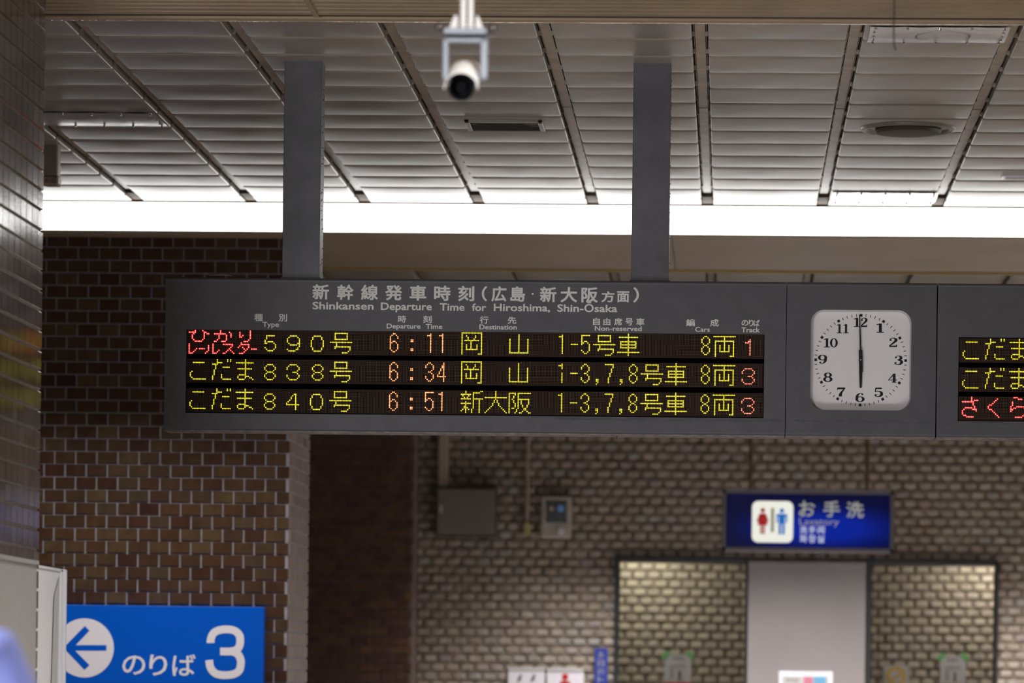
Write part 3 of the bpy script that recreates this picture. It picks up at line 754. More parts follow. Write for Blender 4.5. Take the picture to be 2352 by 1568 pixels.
def rng(s):
    out = []
    for a in s.split(','):
        if '-' in a: p, q = a.split('-'); out += list(range(int(p), int(q) + 1))
        else: out.append(int(a))
    return out
def G(s):
    d = []
    for part in s.split(';'):
        r, c = part.split(':')
        for r_ in rng(r):
            for c_ in rng(c): d.append((c_, r_))
    return d
GL = {
 'hi': G('0:5,10;1:1-5,11,12;2:4,11,13,14;3-5:3,11;6:4,10;7:5-9'),
 'ka': G('0-1:6;2:2-9;3:5,10;4:5,10;5:5,10;6:4,10;7:2,3,7-9;1:12;2-4:13'),
 'ri': G('1-3:3;4:3,4;3:5;0-5:10;6:9;7:6-8'),
 're': G('9-14:1;15:1-3;14:4;13:5;12:6'),
 'bar': G('12:8-11'),
 'ru': G('10-13:14;14:13;15:12;9-14:17;15:17-19;14:20;13:21'),
 'su': G('9:24-30;10:30;11:29;12:28;13:27,29;14:26,30;15:24,25,31'),
 'ta': G('8:36;9:36-41;10:35,41;11:34,41,37;12:38,40;13:39;14:38;15:35-37'),
 'bar2': G('12:43-46'),
 '5w': G('3:5-10;4-5:5;6:4;7:4,6-9;8:4,5,10;9-10:11;11:4,11;12:5,10;13:6-9'),
 '9w': G('3:5-9;4:4,10;5-7:3,11;8:4,10,11;9:5-9,11;10:11;11:10;12:3,9,10;13:4-8'),
 '0w': G('3:5-9;4-5:4,10;6-10:3,11;11-12:4,10;13:5-9'),
 '8w': G('3:6-9;4:5,10;5-6:4,11;7:5,10;8:6-9;9:5,10;10-11:4,11;12:5,10;13:6-9'),
 '3w': G('3:5-9;4:4,10;5-6:3,11;7:10;8:7-9;9:10;10-11:3,11;12:4,10;13:5-9'),
 '4w': G('3:8,9;4:7,9;5-6:6,9;7:5,9;8:4,9;9:3,9;10:3-11;11-13:9'),
 'go': G('1:3-11;2-4:3,11;5:3-11;7:0-14;8-9:4;10:3-13;11:3,13;12:13;13:12;14:8-11'),
 'ko': G('2:4-11;8:3;9-11:2;12:3;13:4-12'),
 'da': G('0-1:4;2:4-7;3:1-4;4-6:3;7-10:2;11-13:1;5:8-12;10-12:7;13:8-13;0-1:11,13'),
 'ma': G('0-1:7;2:1-12;3-5:7;6:2-11;7-9:7;10:3-7;11:2,7-9;12:2,7,10,11;13:3-6,12'),
 '6': G('1:2,3;2:1,4;3-4:0,5;5:0;6:0,2,3;7:0,1,4;8:0,5;9-11:0,5;12:1,4;13:2,3'),
 ':': G('5-6:6,7;11-12:6,7'),
 '1': G('1:3;2:1-3;3-13:3'),
 '1gap': G('1:3;2:1-3;3-4:3;7-13:3'),
 '3': G('1:2,3;2:1,4;3-4:0,5;5:5;6:4;7:2,3;8:4;9:5;10-11:0,5;12:1,4;13:2,3'),
 '4': G('1-2:4;3-4:3,4;5-6:2,4;7-8:1,4;9:0,4;10:0-5;11-13:4'),
 '5': G('1:0-5;2-5:0;5:2,3;6:0,1,4;7:0,5;8-10:5;11:0,5;12:1,4;13:2,3'),
 '-': G('7:1-5'), ',': G('11-12:2,3;13:3;14:2'),
 '7': G('1:0-5;2-3:5;4-6:4;7-9:3;10-13:2'),
 '8': G('1:2,3;2:1,4;3-5:0,5;6:1,4;7:2,3;8:1,4;9-11:0,5;12:1,4;13:2,3'),
 'oka': G('0:0-13;1-13:0,13;14:0,11-13;2:3;3-4:4;2-3:9;4:8;5:2-11;6-10:6;8-10:3,10;11:3-10'),
 'yama': G('1-12:6;4-12:0,12;13:0-12'),
 'shin': G('0:3,13,14;1:3,8-12;2:0-6,8;3:1,5,8;4:2,4,8;5:0-6,8-14;6:8,12;7:3,8,12;8:0-6,8,12;9:3,8,12;10:2,3,8,12;11:2-4,8,12;12:1,3,5,7,12;13:0,3,7,12;14:3,7,12'),
 'dai': G('0-5:7;4:0-14;6-7:6,8;8-9:5,9;10:4,10;11:3,11;12:2,12;13:1,13;14:0,14'),
 'saka': G('1:0-4,6-14;2-14:0;2:4;3-4:3;5:2;6-7:3;8-10:4;11:2,3;2-11:6;5:6-13;6-8:8,13;9-10:9,12;11:10,11;12:5,10,11;13:5,9,12;14:4,7,8,13,14'),
 'sha': G('0-14:7;2:1-13;5:2-12;6:2,12;7:2-12;8:2,12;9:2-12;12:0-14'),
 'ryo': G('1:0-14;2-10:7;4:1-13;5-13:1,13;14:1,11-13;7-10:4,10;11:4-10'),
 '1t': G('3:8;4:7,8;5:5-8;6-13:8'),
 'sa': G('0-1:8;2:8,10-12;3:2-9;4-5:9;6:10;7:4-8,10;8:3,9-11;9:2,11;10-11:2;12:3,4;13:5-9'),
 'ku': G('1:9;2:8;3:7;4:6;5:4,5;6-7:3;8:4,5;9:6;10:7;11:8;12:9;13:10'),
 'ra': G('0:4-6;1:7-9;3-5:3;6:2,6-10;7:2,4,5,11;8:2,3,12;9:2,12;10:12;11:11;12:10;13:5-9'),
}
PL = 3.4485 * YD / FPX
def led_rows(par, xcol0, zrow0s, xa, xb, lines, z_half=0.0):
    """zrow0s: z of LED row 0 for each line"""
    for z0_, line in zip(zrow0s, lines):
        pm = ledpanel_mat('led_matrix', xcol0, z0_, PL)
        m = MB(); m.box(xa, xb, YD + 0.010, YD + 0.016, z0_ - 15.6 * PL, z0_ + 0.65 * PL)
        pan = m.build('led_panel', pm, par)
        for key, c0, colr in line:
            mo, mi_ = LED[colr]; g = MB()
            for (cx, cy) in sorted(set(GL[key])):
                x = xcol0 + (c0 + cx) * PL; z = z0_ - cy * PL
                for mi, rad, yy, n in ((0, 0.46, YD + 0.0088, 10), (1, 0.27, YD + 0.0080, 8)):
                    g.mi = mi
                    g.add([(x + rad * PL * math.cos(2 * math.pi * k / n), yy, z + rad * PL * math.sin(2 * math.pi * k / n)) for k in range(n)], [tuple(range(n))])
            g.build('led_character', [mo, mi_], pan)

bd = thing('departure_board', 'long dark grey hanging departure board with three rows of lit times', 'sign')
hz = [P(427, 755, YD), P(1755, 769, YD), P(427, 946, YD), P(1755, 962, YD)]
hx0 = (hz[0].x + hz[2].x) / 2; hx1 = (hz[1].x + hz[3].x) / 2; hz1 = (hz[0].z + hz[1].z) / 2; hz0 = (hz[2].z + hz[3].z) / 2
casing(bd, bx0, bx1, [(hx0, hx1, hz0, hz1)])
MB().box(hx0, hx1, YD + 0.020, YD + 0.024, hz0, hz1).build('display_back', M['led_black'], bd)
xcol0 = P(434.2, 785, YD).x - PL
def zrow(px, py): return P(px, py, YD).z
zr1 = zrow(424 + 317 / 13.07, 750 + 114 / 13.07)
zr2 = zrow(424 + 975 / 13.07, 818 + 96 / 13.07)
zr3 = zrow(1050 + 178 / 7.92, 758 + 1110 / 7.92)
L1 = [('hi', 0, 'r'), ('ka', 16, 'r'), ('ri', 32, 'r'), ('re', 0, 'r'), ('bar', 0, 'r'), ('ru', 0, 'r'), ('su', 0, 'r'), ('ta', 0, 'r'), ('bar2', 0, 'r'),
      ('5w', 48, 'y'), ('9w', 64, 'y'), ('0w', 80, 'y'), ('go', 96, 'y'), ('6', 136, 'o'), (':', 144, 'o'), ('1', 160, 'o'), ('1', 168, 'o'),
      ('oka', 184, 'y'), ('yama', 216, 'y'), ('1', 248, 'y'), ('-', 256, 'y'), ('5', 264, 'y'), ('go', 272, 'y'), ('sha', 288, 'y'), ('8', 344, 'y'), ('ryo', 352, 'y'), ('1t', 368, 't')]
KD = [('ko', 0, 'y'), ('da', 16, 'y'), ('ma', 32, 'y')]
NR = [('-', 256, 'y'), ('3', 264, 'y'), (',', 272, 'y'), ('7', 280, 'y'), (',', 288, 'y'), ('8', 296, 'y'), ('go', 304, 'y'), ('sha', 320, 'y'), ('8', 344, 'y'), ('ryo', 352, 'y'), ('3w', 368, 't')]
L2 = KD + [('8w', 48, 'y'), ('3w', 64, 'y'), ('8w', 80, 'y'), ('go', 96, 'y'), ('6', 136, 'o'), (':', 144, 'o'), ('3', 160, 'o'), ('4', 168, 'o'), ('oka', 184, 'y'), ('yama', 216, 'y'), ('1gap', 248, 'y')] + NR
L3 = KD + [('8w', 48, 'y'), ('4w', 64, 'y'), ('0w', 80, 'y'), ('go', 96, 'y'), ('6', 136, 'o'), (':', 144, 'o'), ('5', 160, 'o'), ('1', 168, 'o'), ('shin', 184, 'y'), ('dai', 200, 'y'), ('saka', 216, 'y'), ('1', 248, 'y')] + NR
led_rows(bd, xcol0, (zr1, zr2, zr3), hx0 + 0.003, hx1 - 0.003, (L1, L2, L3))

# printed headings
YT = YD - 0.0006
def heads(par, items, off=0.03, cap=False):
    """items: (string, x0, x1, ytop, ybottom) in photo pixels"""
    for s_, a, b, yt, ybm in items:
        m = MB()
        p0 = P((a + b) / 2, ybm, YD); p1 = P((a + b) / 2, yt, YD); xa_ = P(a, (yt + ybm) / 2, YD).x; xb_ = P(b, (yt + ybm) / 2, YD).x
        fit(m, s_, xa_, xb_, p0.z, p1.z, YT, off, cap)
        m.build('lettering', M['letter'], par)
def tz(v): return 700 + v / 2.94
def row_y(y, x, xr_): return y + 0.0113 * (x - xr_)
big = [('新', 52, 165), ('幹', 218, 330), ('線', 380, 495), ('発', 543, 658), ('車', 708, 822), ('時', 873, 985), ('刻', 1035, 1145), ('（', 1195, 1232), ('広', 1260, 1362), ('島', 1388, 1488), ('新', 1588, 1700), ('大', 1727, 1840), ('阪', 1868, 1980)]
it = []
for s_, a, b in big:
    a, b = tz(a), tz(b); t = 652.5; bo = 687.8
    if s_ == '（': t += 0.2; bo -= 0.5
    it.append((s_, a, b, row_y(t, (a + b) / 2, 736), row_y(bo, (a + b) / 2, 736)))
for s_, a, b in (('方', 2003, 2092), ('面', 2108, 2192)):
    a, b = tz(a), tz(b); it.append((s_, a, b, 668.5, 694))
a, b = tz(2218), tz(2257); it.append(('）', a, b, 659.5, 694.5))
heads(bd, it, 0.027)
m = MB(); q0 = P(tz(1533), 672.5, YD); q1 = P(tz(1545), 676.5, YD); m.box(q0.x, q1.x, YT, YT + 0.0005, q1.z, q0.z); m.build('middle_dot', M['letter'], bd)
lat = [('Shinkansen', 717.9, 858.2, 693.5, 710.8), ('Departure', 874.7, 992, 694.8, 712.1), ('Time', 1010, 1067, 696.3, 713.5), ('for', 1084, 1117, 697.1, 714.3), ('Hiroshima,', 1134, 1263.5, 697.5, 714.7), ('Shin-Ōsaka', 1280, 1418, 699.2, 716.4)]
heads(bd, lat, 0.022, True)
hd = [('種', 584, 604, 720, 737.5), ('別', 640, 659.5, 720.5, 738), ('時', 914, 933, 724, 741), ('刻', 972, 991.5, 724.5, 741.5), ('行', 1102, 1122, 726, 743.2), ('先', 1166, 1186, 727, 743.8),
      ('自', 1362, 1378, 729.5, 746.5), ('由', 1386, 1402, 730, 746.8), ('席', 1411, 1429, 730, 747), ('号', 1436, 1454, 730.5, 747.3), ('車', 1461, 1480.5, 730.5, 747.5),
      ('編', 1576, 1596, 732, 749), ('成', 1631, 1651, 732.5, 749.8), ('の', 1703, 1719, 735, 748), ('り', 1720, 1731, 734, 749.5), ('ば', 1731, 1745, 734, 749.5)]
heads(bd, hd, 0.020)
hl = [('Type', 602.5, 641, 739, 750.6), ('Departure', 888, 966, 743, 754.3), ('Time', 978, 1016, 744, 755.2), ('Destination', 1101, 1187, 745.2, 756.6), ('Non-reserved', 1366, 1474, 748.8, 759.8), ('Cars', 1596.5, 1630.5, 750.8, 761.9), ('Track', 1703, 1745, 751.6, 763.1)]
heads(bd, hl, 0.020, True)
# hanger posts
def post(x0px, x1px, yt, yb, hdpx):
    xa_ = P(x0px, 400, YD).x; xb_ = P(x1px, 400, YD).x
    yp0 = YD + 0.03
    k = (yp0) / YD
    m = MB(); m.bbox(xa_ * k, xb_ * k, yp0, yp0 + 0.15, bzt - 0.002, ZC + 0.02, 0.002); o = m.build('hanger_post', M['post_grey'], bd)
    c = MB(); xe_ = xb_ * k
    for i in range(46):
        z = R.uniform(bzt + 0.05, ZC - 0.06); c.sphere((xe_ + 0.001, yp0 + 0.02 + R.random() * 0.1, z), R.uniform(0.0012, 0.0028), 5, 4)
    c.build('grime', M['scuff'], o, kind='stuff')
    MB().bbox(xa_ * k - 0.006, xb_ * k + 0.006, yp0 - 0.006, yp0 + 0.156, bzt, bzt + 0.006, 0.002).build('base_flange', M['post_grey'], o)
post(650.5, 736.5, 142, 636, 0); post(1452.5, 1538.5, 148, 646, 0)
# cobwebs and loose wires on the top and underside
def cob(par, px, py, pts, r=0.0009):
    o = P(px, py, YD + 0.01); MB().tube([(o.x + a * YD / FPX, o.y, o.z + b * YD / FPX) for a, b in pts], r, 5).build('loose_wire', M['cobweb'], par)
cob(bd, 474, 633, [(0, 1), (-2, 6), (0, 10), (2, 5), (8, 1), (40, 2), (58, 0)])
cob(bd, 1262, 643, [(-2, 6), (0, 1), (20, 3), (56, 2)])
cob(bd, 408, 990, [(0, 3), (2, -3), (28, -4), (30, 2)])
cob(bd, 900, 993, [(-16, 2), (-6, 0), (0, -7), (8, 0), (24, 2)])
o = P(1416, 1000, YD + 0.02); MB().tube([(o.x + 0.003, o.y, o.z), (o.x, o.y, o.z - 0.016)], 0.0018, 6).build('loose_wire', M['wire'], bd)
# scuffed line along the bottom of the boards
def scuffs(par, pa, pb, y_at, n, seed):
    rg = random.Random(seed); m = MB()
    for i_ in range(n):
        yy = YD - 0.0003 - i_ * 0.00002
        x = rg.uniform(pa, pb); q = P(x, y_at + 0.0105 * (x - pa) + rg.uniform(-3, 3), YD); l = rg.uniform(10, 55) * YD / FPX; h = rg.uniform(0.4, 1.6) * YD / FPX
        l = min(l, P(pb, 960, YD).x - q.x)
        if l < 0.004: continue
        m.add([(q.x, yy, q.z), (q.x + l * 0.3, yy, q.z - h), (q.x + l, yy, q.z - h * 0.3), (q.x + l * 0.6, yy, q.z + h)], [(0, 1, 2, 3)])
    m.build('scuff_mark', M['scuff'], par, kind='stuff')
scuffs(bd, 1258, 1800, 961, 60, 1)

# ------------------------------------------------------------------ clock panel
ck = thing('clock_panel', 'dark grey board section holding a square white station clock', 'clock')
CY = YD
cpx = P(1976.8, 826.8, CY); ccx, ccz = cpx.x, cpx.z
U = CY / FPX
hw = 115.0 * U; hh = 115.0 * U; rad = 31 * U
# front sheet with rounded square opening: ring between rectangle and rounded square
m = MB(); rr_pts = rrect(ccx - hw, ccx + hw, ccz - hh, ccz + hh, rad, 8); n = len(rr_pts)
lip = 0.010
outer = []
X0, X1, Z0, Z1 = cx0, cx1, bzb + lip, bzt - lip
for (x, z) in rr_pts:   # project radially onto the sheet rectangle
    dx, dz = x - ccx, z - ccz
    t = min(((X1 - ccx) / dx if dx > 1e-9 else 1e9), ((X0 - ccx) / dx if dx < -1e-9 else 1e9), ((Z1 - ccz) / dz if dz > 1e-9 else 1e9), ((Z0 - ccz) / dz if dz < -1e-9 else 1e9))
    outer.append((ccx + dx * t, ccz + dz * t))
vs = [(x, YD, z) for x, z in rr_pts] + [(x, YD, z) for x, z in outer]
fs = [(i, n + i, n + (i + 1) % n, (i + 1) % n) for i in range(n)]
m.add(vs, fs)
for cxn, czn in ((X0, Z0), (X1, Z0), (X1, Z1), (X0, Z1)):
    best = sorted(range(n), key=lambda i: (outer[i][0] - cxn) ** 2 + (outer[i][1] - czn) ** 2)[:1][0]
    for i in range(n):
        a, b = outer[i], outer[(i + 1) % n]
        on = lambda q: (abs(q[0] - cxn) < 1e-6, abs(q[1] - czn) < 1e-6)
        if (on(a)[0] and on(b)[1]) or (on(a)[1] and on(b)[0]):
            m.add([(a[0], YD, a[1]), (cxn, YD, czn), (b[0], YD, b[1])], [(0, 1, 2)])
m.fix = True
m.build('front_sheet', M['frame_grey'], ck)
casing(ck, cx0, cx1, [(cx0 + 1e-4, cx1 - 1e-4, bzb + lip + 1e-4, bzt - lip - 1e-4)], 'casing')
# recessed tray, coloured darker for shade, and white dial
m = MB(); DY = 0.050; ins = 0.004
inner = rrect(ccx - hw + ins, ccx + hw - ins, ccz - hh + ins, ccz + hh - ins, rad - 0.002, 8)
lv = [(rr_pts, YD), (rr_pts, YD + DY - 0.01), (inner, YD + DY)]
vs = [(x, y, z) for pts, y in lv for x, z in pts]; fs = [(k * n + i, k * n + (i + 1) % n, (k + 1) * n + (i + 1) % n, (k + 1) * n + i) for k in range(2) for i in range(n)]
m.add(vs, fs); m.fix = True; m.build('tray', M['dial_rim'], ck, smooth=True)
m = MB(); m.add([(x, YD + DY - 0.0005, z) for x, z in inner], [tuple(range(n))]); dial = m.build('dial', M['dial'], ck)
YH = YD + DY - 0.0012
sheet_c = (ccx, ccz); U0 = U
cpx = P(1976.8, 826.8, YH); ccx, ccz = cpx.x, cpx.z; U = YH / FPX
tk = MB()
for i in range(60):
    a = 2 * math.pi * i / 60; s_, c_ = math.sin(a), math.cos(a)
    if i % 5 == 0: r0_, r1_, wd = 99.5, 105.5, 3.0
    else: r0_, r1_, wd = 99.5, 105.5, 0.75
    r0_ *= U * 1.002; r1_ *= U * 1.002; wd *= U
    mk = MB(); mk.add([(ccx + s_ * r0_ - c_ * wd, YH, ccz + c_ * r0_ + s_ * wd), (ccx + s_ * r1_ - c_ * wd, YH, ccz + c_ * r1_ + s_ * wd), (ccx + s_ * r1_ + c_ * wd, YH, ccz + c_ * r1_ - s_ * wd), (ccx + s_ * r0_ + c_ * wd, YH, ccz + c_ * r0_ - s_ * wd)], [(0, 3, 2, 1)])
    mk.build('minute_mark', M['ink'], dial)
def ring(m, cx, cy, a, b, T, wx=0.15, wy=0.05):
    pts = [(cx + a * math.cos(t), cy + b * math.sin(t), wy + (wx - wy) * abs(math.cos(t)) ** 1.5) for t in [2 * math.pi * k / 24 for k in range(24)]]
    stroke(m, pts, T, True)
def dot(m, cx, cy, r, T): m.add([T(cx + r * math.cos(2 * math.pi * k / 10), cy + r * math.sin(2 * math.pi * k / 10)) for k in range(10)], [tuple(range(10))])
def digit(m, d, T):
    S = lambda pts, sm=True: stroke(m, pts, T, False, sm)
    if d == '1': S([(0.33, 0.02, .16), (0.33, 0.98, .16)], False); S([(0.08, 0.035, .07), (0.58, 0.035, .07)], False); S([(0.08, 0.84, .06), (0.3, 0.95, .08)], False)
    if d == '0': ring(m, 0.3, 0.5, 0.235, 0.465, T, 0.15, 0.06)
    if d == '2': S([(.10, .74, .06), (.16, .90, .06), (.31, .965, .06), (.48, .86, .15), (.49, .68, .16), (.32, .42, .12), (.08, .14, .07)]); S([(.05, .07, .13), (.56, .07, .13)], False); S([(.54, .25, .05), (.55, .05, .07)], False); dot(m, .14, .74, .085, T)
    if d == '3': S([(.10, .80, .05), (.18, .93, .05), (.32, .965, .06), (.46, .85, .14), (.45, .65, .14), (.24, .53, .05)]); S([(.24, .53, .05), (.46, .45, .14), (.52, .27, .16), (.42, .08, .13), (.27, .03, .06), (.12, .07, .05), (.07, .18, .05)]); dot(m, .13, .79, .08, T); dot(m, .11, .20, .085, T)
    if d == '4': S([(.40, .97, .07), (.04, .30, .05)], False); S([(.01, .29, .07), (.60, .29, .07)], False); S([(.41, .98, .15), (.41, .02, .15)], False); S([(.24, .03, .06), (.58, .03, .06)], False)
    if d == '5': S([(.12, .92, .14), (.52, .93, .13)], False); S([(.13, .97, .06), (.09, .50, .06)], False); S([(.09, .52, .05), (.28, .60, .07), (.46, .52, .13), (.52, .32, .16), (.45, .11, .14), (.28, .03, .06), (.12, .07, .05), (.07, .18, .05)]); dot(m, .12, .19, .085, T)
    if d == '6': ring(m, .31, .31, .22, .275, T, .15, .05); S([(.09, .35, .13), (.12, .68, .14), (.24, .90, .08), (.36, .965, .05), (.48, .90, .05)]); dot(m, .46, .83, .075, T)
    if d == '9': ring(m, .29, .69, .22, .275, T, .15, .05); S([(.51, .65, .13), (.48, .32, .14), (.36, .10, .08), (.24, .035, .05), (.12, .10, .05)]); dot(m, .14, .17, .075, T)
    if d == '7': S([(.05, .90, .16), (.56, .90, .16)], False); S([(.07, .98, .05), (.05, .72, .05)], False); S([(.52, .86, .06), (.34, .50, .12), (.26, .25, .17), (.25, .02, .19)])
    if d == '8': ring(m, .30, .745, .19, .215, T, .13, .06); ring(m, .30, .27, .225, .245, T, .15, .06)
nums = {'12': (1976, 740), '1': (2021, 753), '2': (2051, 786), '3': (2063.5, 827), '4': (2050, 868), '5': (2017.5, 900.5), '6': (1975, 912.5), '7': (1932, 900), '8': (1901.5, 866), '9': (1889.5, 825), '10': (1907, 787), '11': (1935, 754.5)}
WK = 1.22
for s_, (px, py) in nums.items():
    nb = MB()
    q = P(px, py, YH); H = 21 * U
    wds = 20.5 * U if len(s_) == 1 else 16.5 * U
    if s_ == '11' : wds = 15 * U
    tot = wds * len(s_)
    for k, ch in enumerate(s_):
        x0_ = q.x - tot / 2 + k * wds
        digit(nb, ch, lambda x, y, x0_=x0_: (x0_ + x / 0.6 * wds, YH - 0.0002, q.z - H / 2 + y * H))
    nb.build('numeral', M['ink'], dial)
WK = 1.0
def hand(name, ang_, pts, y, mt):
    s_, c_ = math.sin(ang_), math.cos(ang_); m = MB()
    o_ = [(ccx + (a * c_ + b * s_) * U, ccz + (-a * s_ + b * c_) * U) for a, b in pts]
    m.poly(o_, y, y + 0.0012); return m.build(name, mt, ck)
hand('hour_hand', math.pi - math.radians(0.5), [(-3.6, -22), (3.6, -22), (4.0, 0), (3.4, 30), (2.3, 64), (-2.3, 64), (-3.4, 30), (-4.0, 0)], YD + DY - 0.014, M['ink'])
hand('minute_hand', math.radians(-2.3), [(-3.8, -28), (3.8, -28), (4.2, 0), (4.2, 22), (1.8, 23), (1.2, 103), (-1.2, 103), (-1.8, 23), (-4.2, 22), (-4.2, 0)], YD + DY - 0.020, M['ink'])
MB().tube([(ccx, YD + DY - 0.022, ccz), (ccx, YD + DY, ccz)], 4.5 * U, 14).build('hub', M['ink'], ck)
MB().tube([(ccx, YD + DY - 0.025, ccz), (ccx, YD + DY - 0.0215, ccz)], 1.6 * U, 10).build('pivot', M['brass'], ck)
scuffs(ck, 1812, 2140, 967, 34, 2)
cob(ck, 1850, 652, [(-25, 0), (-10, 2), (0, 1), (12, 3), (24, 0)]); cob(ck, 2030, 655, [(-60, 0), (-30, 2), (0, 5), (20, 3), (60, 1)])

# ------------------------------------------------------------------ second board
b2 = thing('departure_board', 'second departure board, beside the clock and cut off at the picture edge', 'sign')
dx1 = X_(3100, 840, YD)
h2 = [P(2202.5, 774, YD), P(2199.5, 966.5, YD)]
ex0 = (h2[0].x + h2[1].x) / 2; ez1 = h2[0].z; ez0 = h2[1].z; ex1 = X_(2950, 840, YD)
casing(b2, dx0, dx1, [(ex0, ex1, ez0, ez1)])
MB().box(ex0, ex1, YD + 0.020, YD + 0.024, ez0, ez1).build('display_back', M['led_black'], b2)
xc2 = P(2190 + 227 / 7.611, 785, YD).x - 4 * PL
led_rows(b2, xc2, (P(2190 + 651 / 7.611, 766 + 95 / 7.611, YD).z, P(2190 + 643 / 7.611, 766 + 605 / 7.611, YD).z, P(2190 + 317 / 7.611, 766 + 1110 / 7.611, YD).z),
         ex0 + 0.003, ex1 - 0.003, (KD, KD, [('sa', 0, 'r'), ('ku', 16, 'r'), ('ra', 32, 'r')]))
scuffs(b2, 2158, 2500, 971, 34, 3)
xp2 = X_(2860, 400, YD); MB().bbox(xp2, xp2 + 0.158, YD + 0.03, YD + 0.18, bzt - 0.002, ZC + 0.02, 0.002).build('hanger_post', M['post_grey'], b2)

# ------------------------------------------------------------------ ceiling fittings
def on_ceiling(px, py, dz=0.0): return PZ(px, py, ZC + dz)
def poster(name, corners, label, seed, motif=True):
    # corners: near-left, near-right, far-right, far-left in pixels
    t = thing(name, label, 'poster', 'vinyl posters on the ceiling')
    zz = ZC - 0.006
    q = [PZ(px, py, zz) for px, py in corners]
    x0_, x1_ = (q[0].x + q[3].x) / 2, (q[1].x + q[2].x) / 2; y0_, y1_ = (q[0].y + q[1].y) / 2, (q[2].y + q[3].y) / 2
    rg = random.Random(seed); m = MB(); nx, ny = 16, 8; vs = []
    for j in range(ny + 1):
        for i in range(nx + 1):
            e = abs(math.sin(i * math.pi / 4)) * 0.002
            vs.append((x0_ + (x1_ - x0_) * i / nx, y0_ + (y1_ - y0_) * j / ny, zz - 0.006 * math.sin(math.pi * j / ny) - e * (1 if j in (0, ny) else 0.5) + rg.uniform(-0.0005, 0.0005)))
    m.add(vs, [(j * (nx + 1) + i, (j + 1) * (nx + 1) + i, (j + 1) * (nx + 1) + i + 1, j * (nx + 1) + i + 1) for j in range(ny) for i in range(nx)])
    m.build('sheet', M['poster'], t, smooth=True)
    g = MB()
    for i in range(5):
        f = 0.04 + 0.92 * i / 4
        for (x, y) in ((x0_ + (x1_ - x0_) * f, y0_ + 0.02), (x0_ + (x1_ - x0_) * f, y1_ - 0.02)) + (((x0_ + 0.02, y0_ + (y1_ - y0_) * f), (x1_ - 0.02, y0_ + (y1_ - y0_) * f)) if 0 < i < 4 else ()):
            g.tube([(x, y, zz - 0.010), (x, y, zz)], 0.0055, 8)
    g.build('eyelets', M['metal_rim'], t)
    if motif:
        o = MB(); cx_, cy_ = (x0_ + x1_) / 2 + 0.02, (y0_ + y1_) / 2; a, b = 0.11, 0.13; n_ = 48
        for k in range(n_):
            t0, t1 = 2 * math.pi * k / n_, 2 * math.pi * (k + 1) / n_
            pts = []
            for tt, s_ in ((t0, 1), (t1, 1), (t1, 0.965), (t0, 0.965)):
                x, y = cx_ + a * s_ * math.cos(tt), cy_ + b * s_ * math.sin(tt); f = (y - y0_) / (y1_ - y0_)
                pts.append((x, y, zz - 0.006 * math.sin(math.pi * f) - 0.0035))
            o.add(pts, [(0, 1, 2, 3)])
        o.build('printed_circle', M['poster_ink'], t)
poster('ceiling_poster', ((1998, 60, ), (2320, 64), (2306, 98), (1993, 97)), 'glossy white vinyl poster on ceiling, nearest to the slatted ceiling edge', 3)
poster('ceiling_poster', ((62, 259), (358, 259), (381, 288), (100, 288)), 'glossy white vinyl poster on ceiling, beside the dark tiled pillar', 4)
poster('ceiling_poster', ((1915, 441), (2155, 444), (2146, 466), (1908, 464)), 'glossy white vinyl poster on the ceiling touching the strip light', 5, False)
# rectangular grille
vt_ = thing('ceiling_vent', 'rectangular beige vent frame with dark grille between the two hanger posts', 'vent')
q = [on_ceiling(1066, 277, -0.006), on_ceiling(1246, 280, -0.006), on_ceiling(1246, 300, -0.006), on_ceiling(1076, 298, -0.006)]
x0_, x1_, y0_, y1_ = (q[0].x + q[3].x) / 2, q[1].x, q[0].y, q[2].y
zz = ZC - 0.012
m = MB(); fr = 0.022
m.bbox(x0_, x1_, y0_, y0_ + fr * 1.6, zz, ZC + 0.002, 0.002); m.bbox(x0_, x1_, y1_ - fr * 0.5, y1_, zz, ZC + 0.002, 0.002)
m.bbox(x0_, x0_ + fr, y0_, y1_, zz, ZC + 0.002, 0.002); m.bbox(x1_ - fr, x1_, y0_, y1_, zz, ZC + 0.002, 0.002); m.build('frame', M['pan'], vt_)
MB().box(x0_ + fr, x1_ - fr, y0_ + fr, y1_ - fr * 0.5, zz + 0.008, zz + 0.010).build('grille', M['vent'], vt_)
for k in range(6):
    yy = y0_ + fr * 1.8 + (y1_ - y0_ - fr * 2.6) * k / 5
    MB().box(x0_ + fr, x1_ - fr, yy, yy + 0.006, zz + 0.003, zz + 0.008).build('louvre', M['vent'], vt_)
# round diffuser
c_ = on_ceiling(2086, 298, -0.01); ra = (2195 - 1976) / 2 * c_.y / FPX
rd = thing('ceiling_vent', 'round beige air diffuser with dark hanging centre disc on ceiling', 'vent')
def lathe(prof, c, n=40):
    m = MB(); vs = []
    for r_, z in prof:
        for j in range(n): a = 2 * math.pi * j / n; vs.append((c[0] + r_ * math.cos(a), c[1] + r_ * math.sin(a), c[2] + z))
    m.add(vs, [(i * n + j, i * n + (j + 1) % n, (i + 1) * n + (j + 1) % n, (i + 1) * n + j) for i in range(len(prof) - 1) for j in range(n)]); m.fix = True; return m
cz_ = (c_.x, c_.y, ZC)
lathe([(ra, 0.0), (ra * 0.985, -0.012), (ra * 0.93, -0.016), (ra * 0.90, -0.012), (ra * 0.86, -0.013), (ra * 0.80, 0.0), (ra * 0.80, 0.05)], cz_).build('outer_ring', M['pan'], rd, smooth=True)
lathe([(0.001, 0.02), (ra * 0.80, 0.02)], cz_).build('neck', M['vent'], rd)
lathe([(0.001, -0.030), (ra * 0.45, -0.032), (ra * 0.66, -0.028), (ra * 0.70, -0.014), (ra * 0.68, -0.006), (0.001, -0.006)], cz_).build('centre_disc', mat('disc_brown', (0.065, 0.048, 0.036), 0.6), rd, smooth=True)
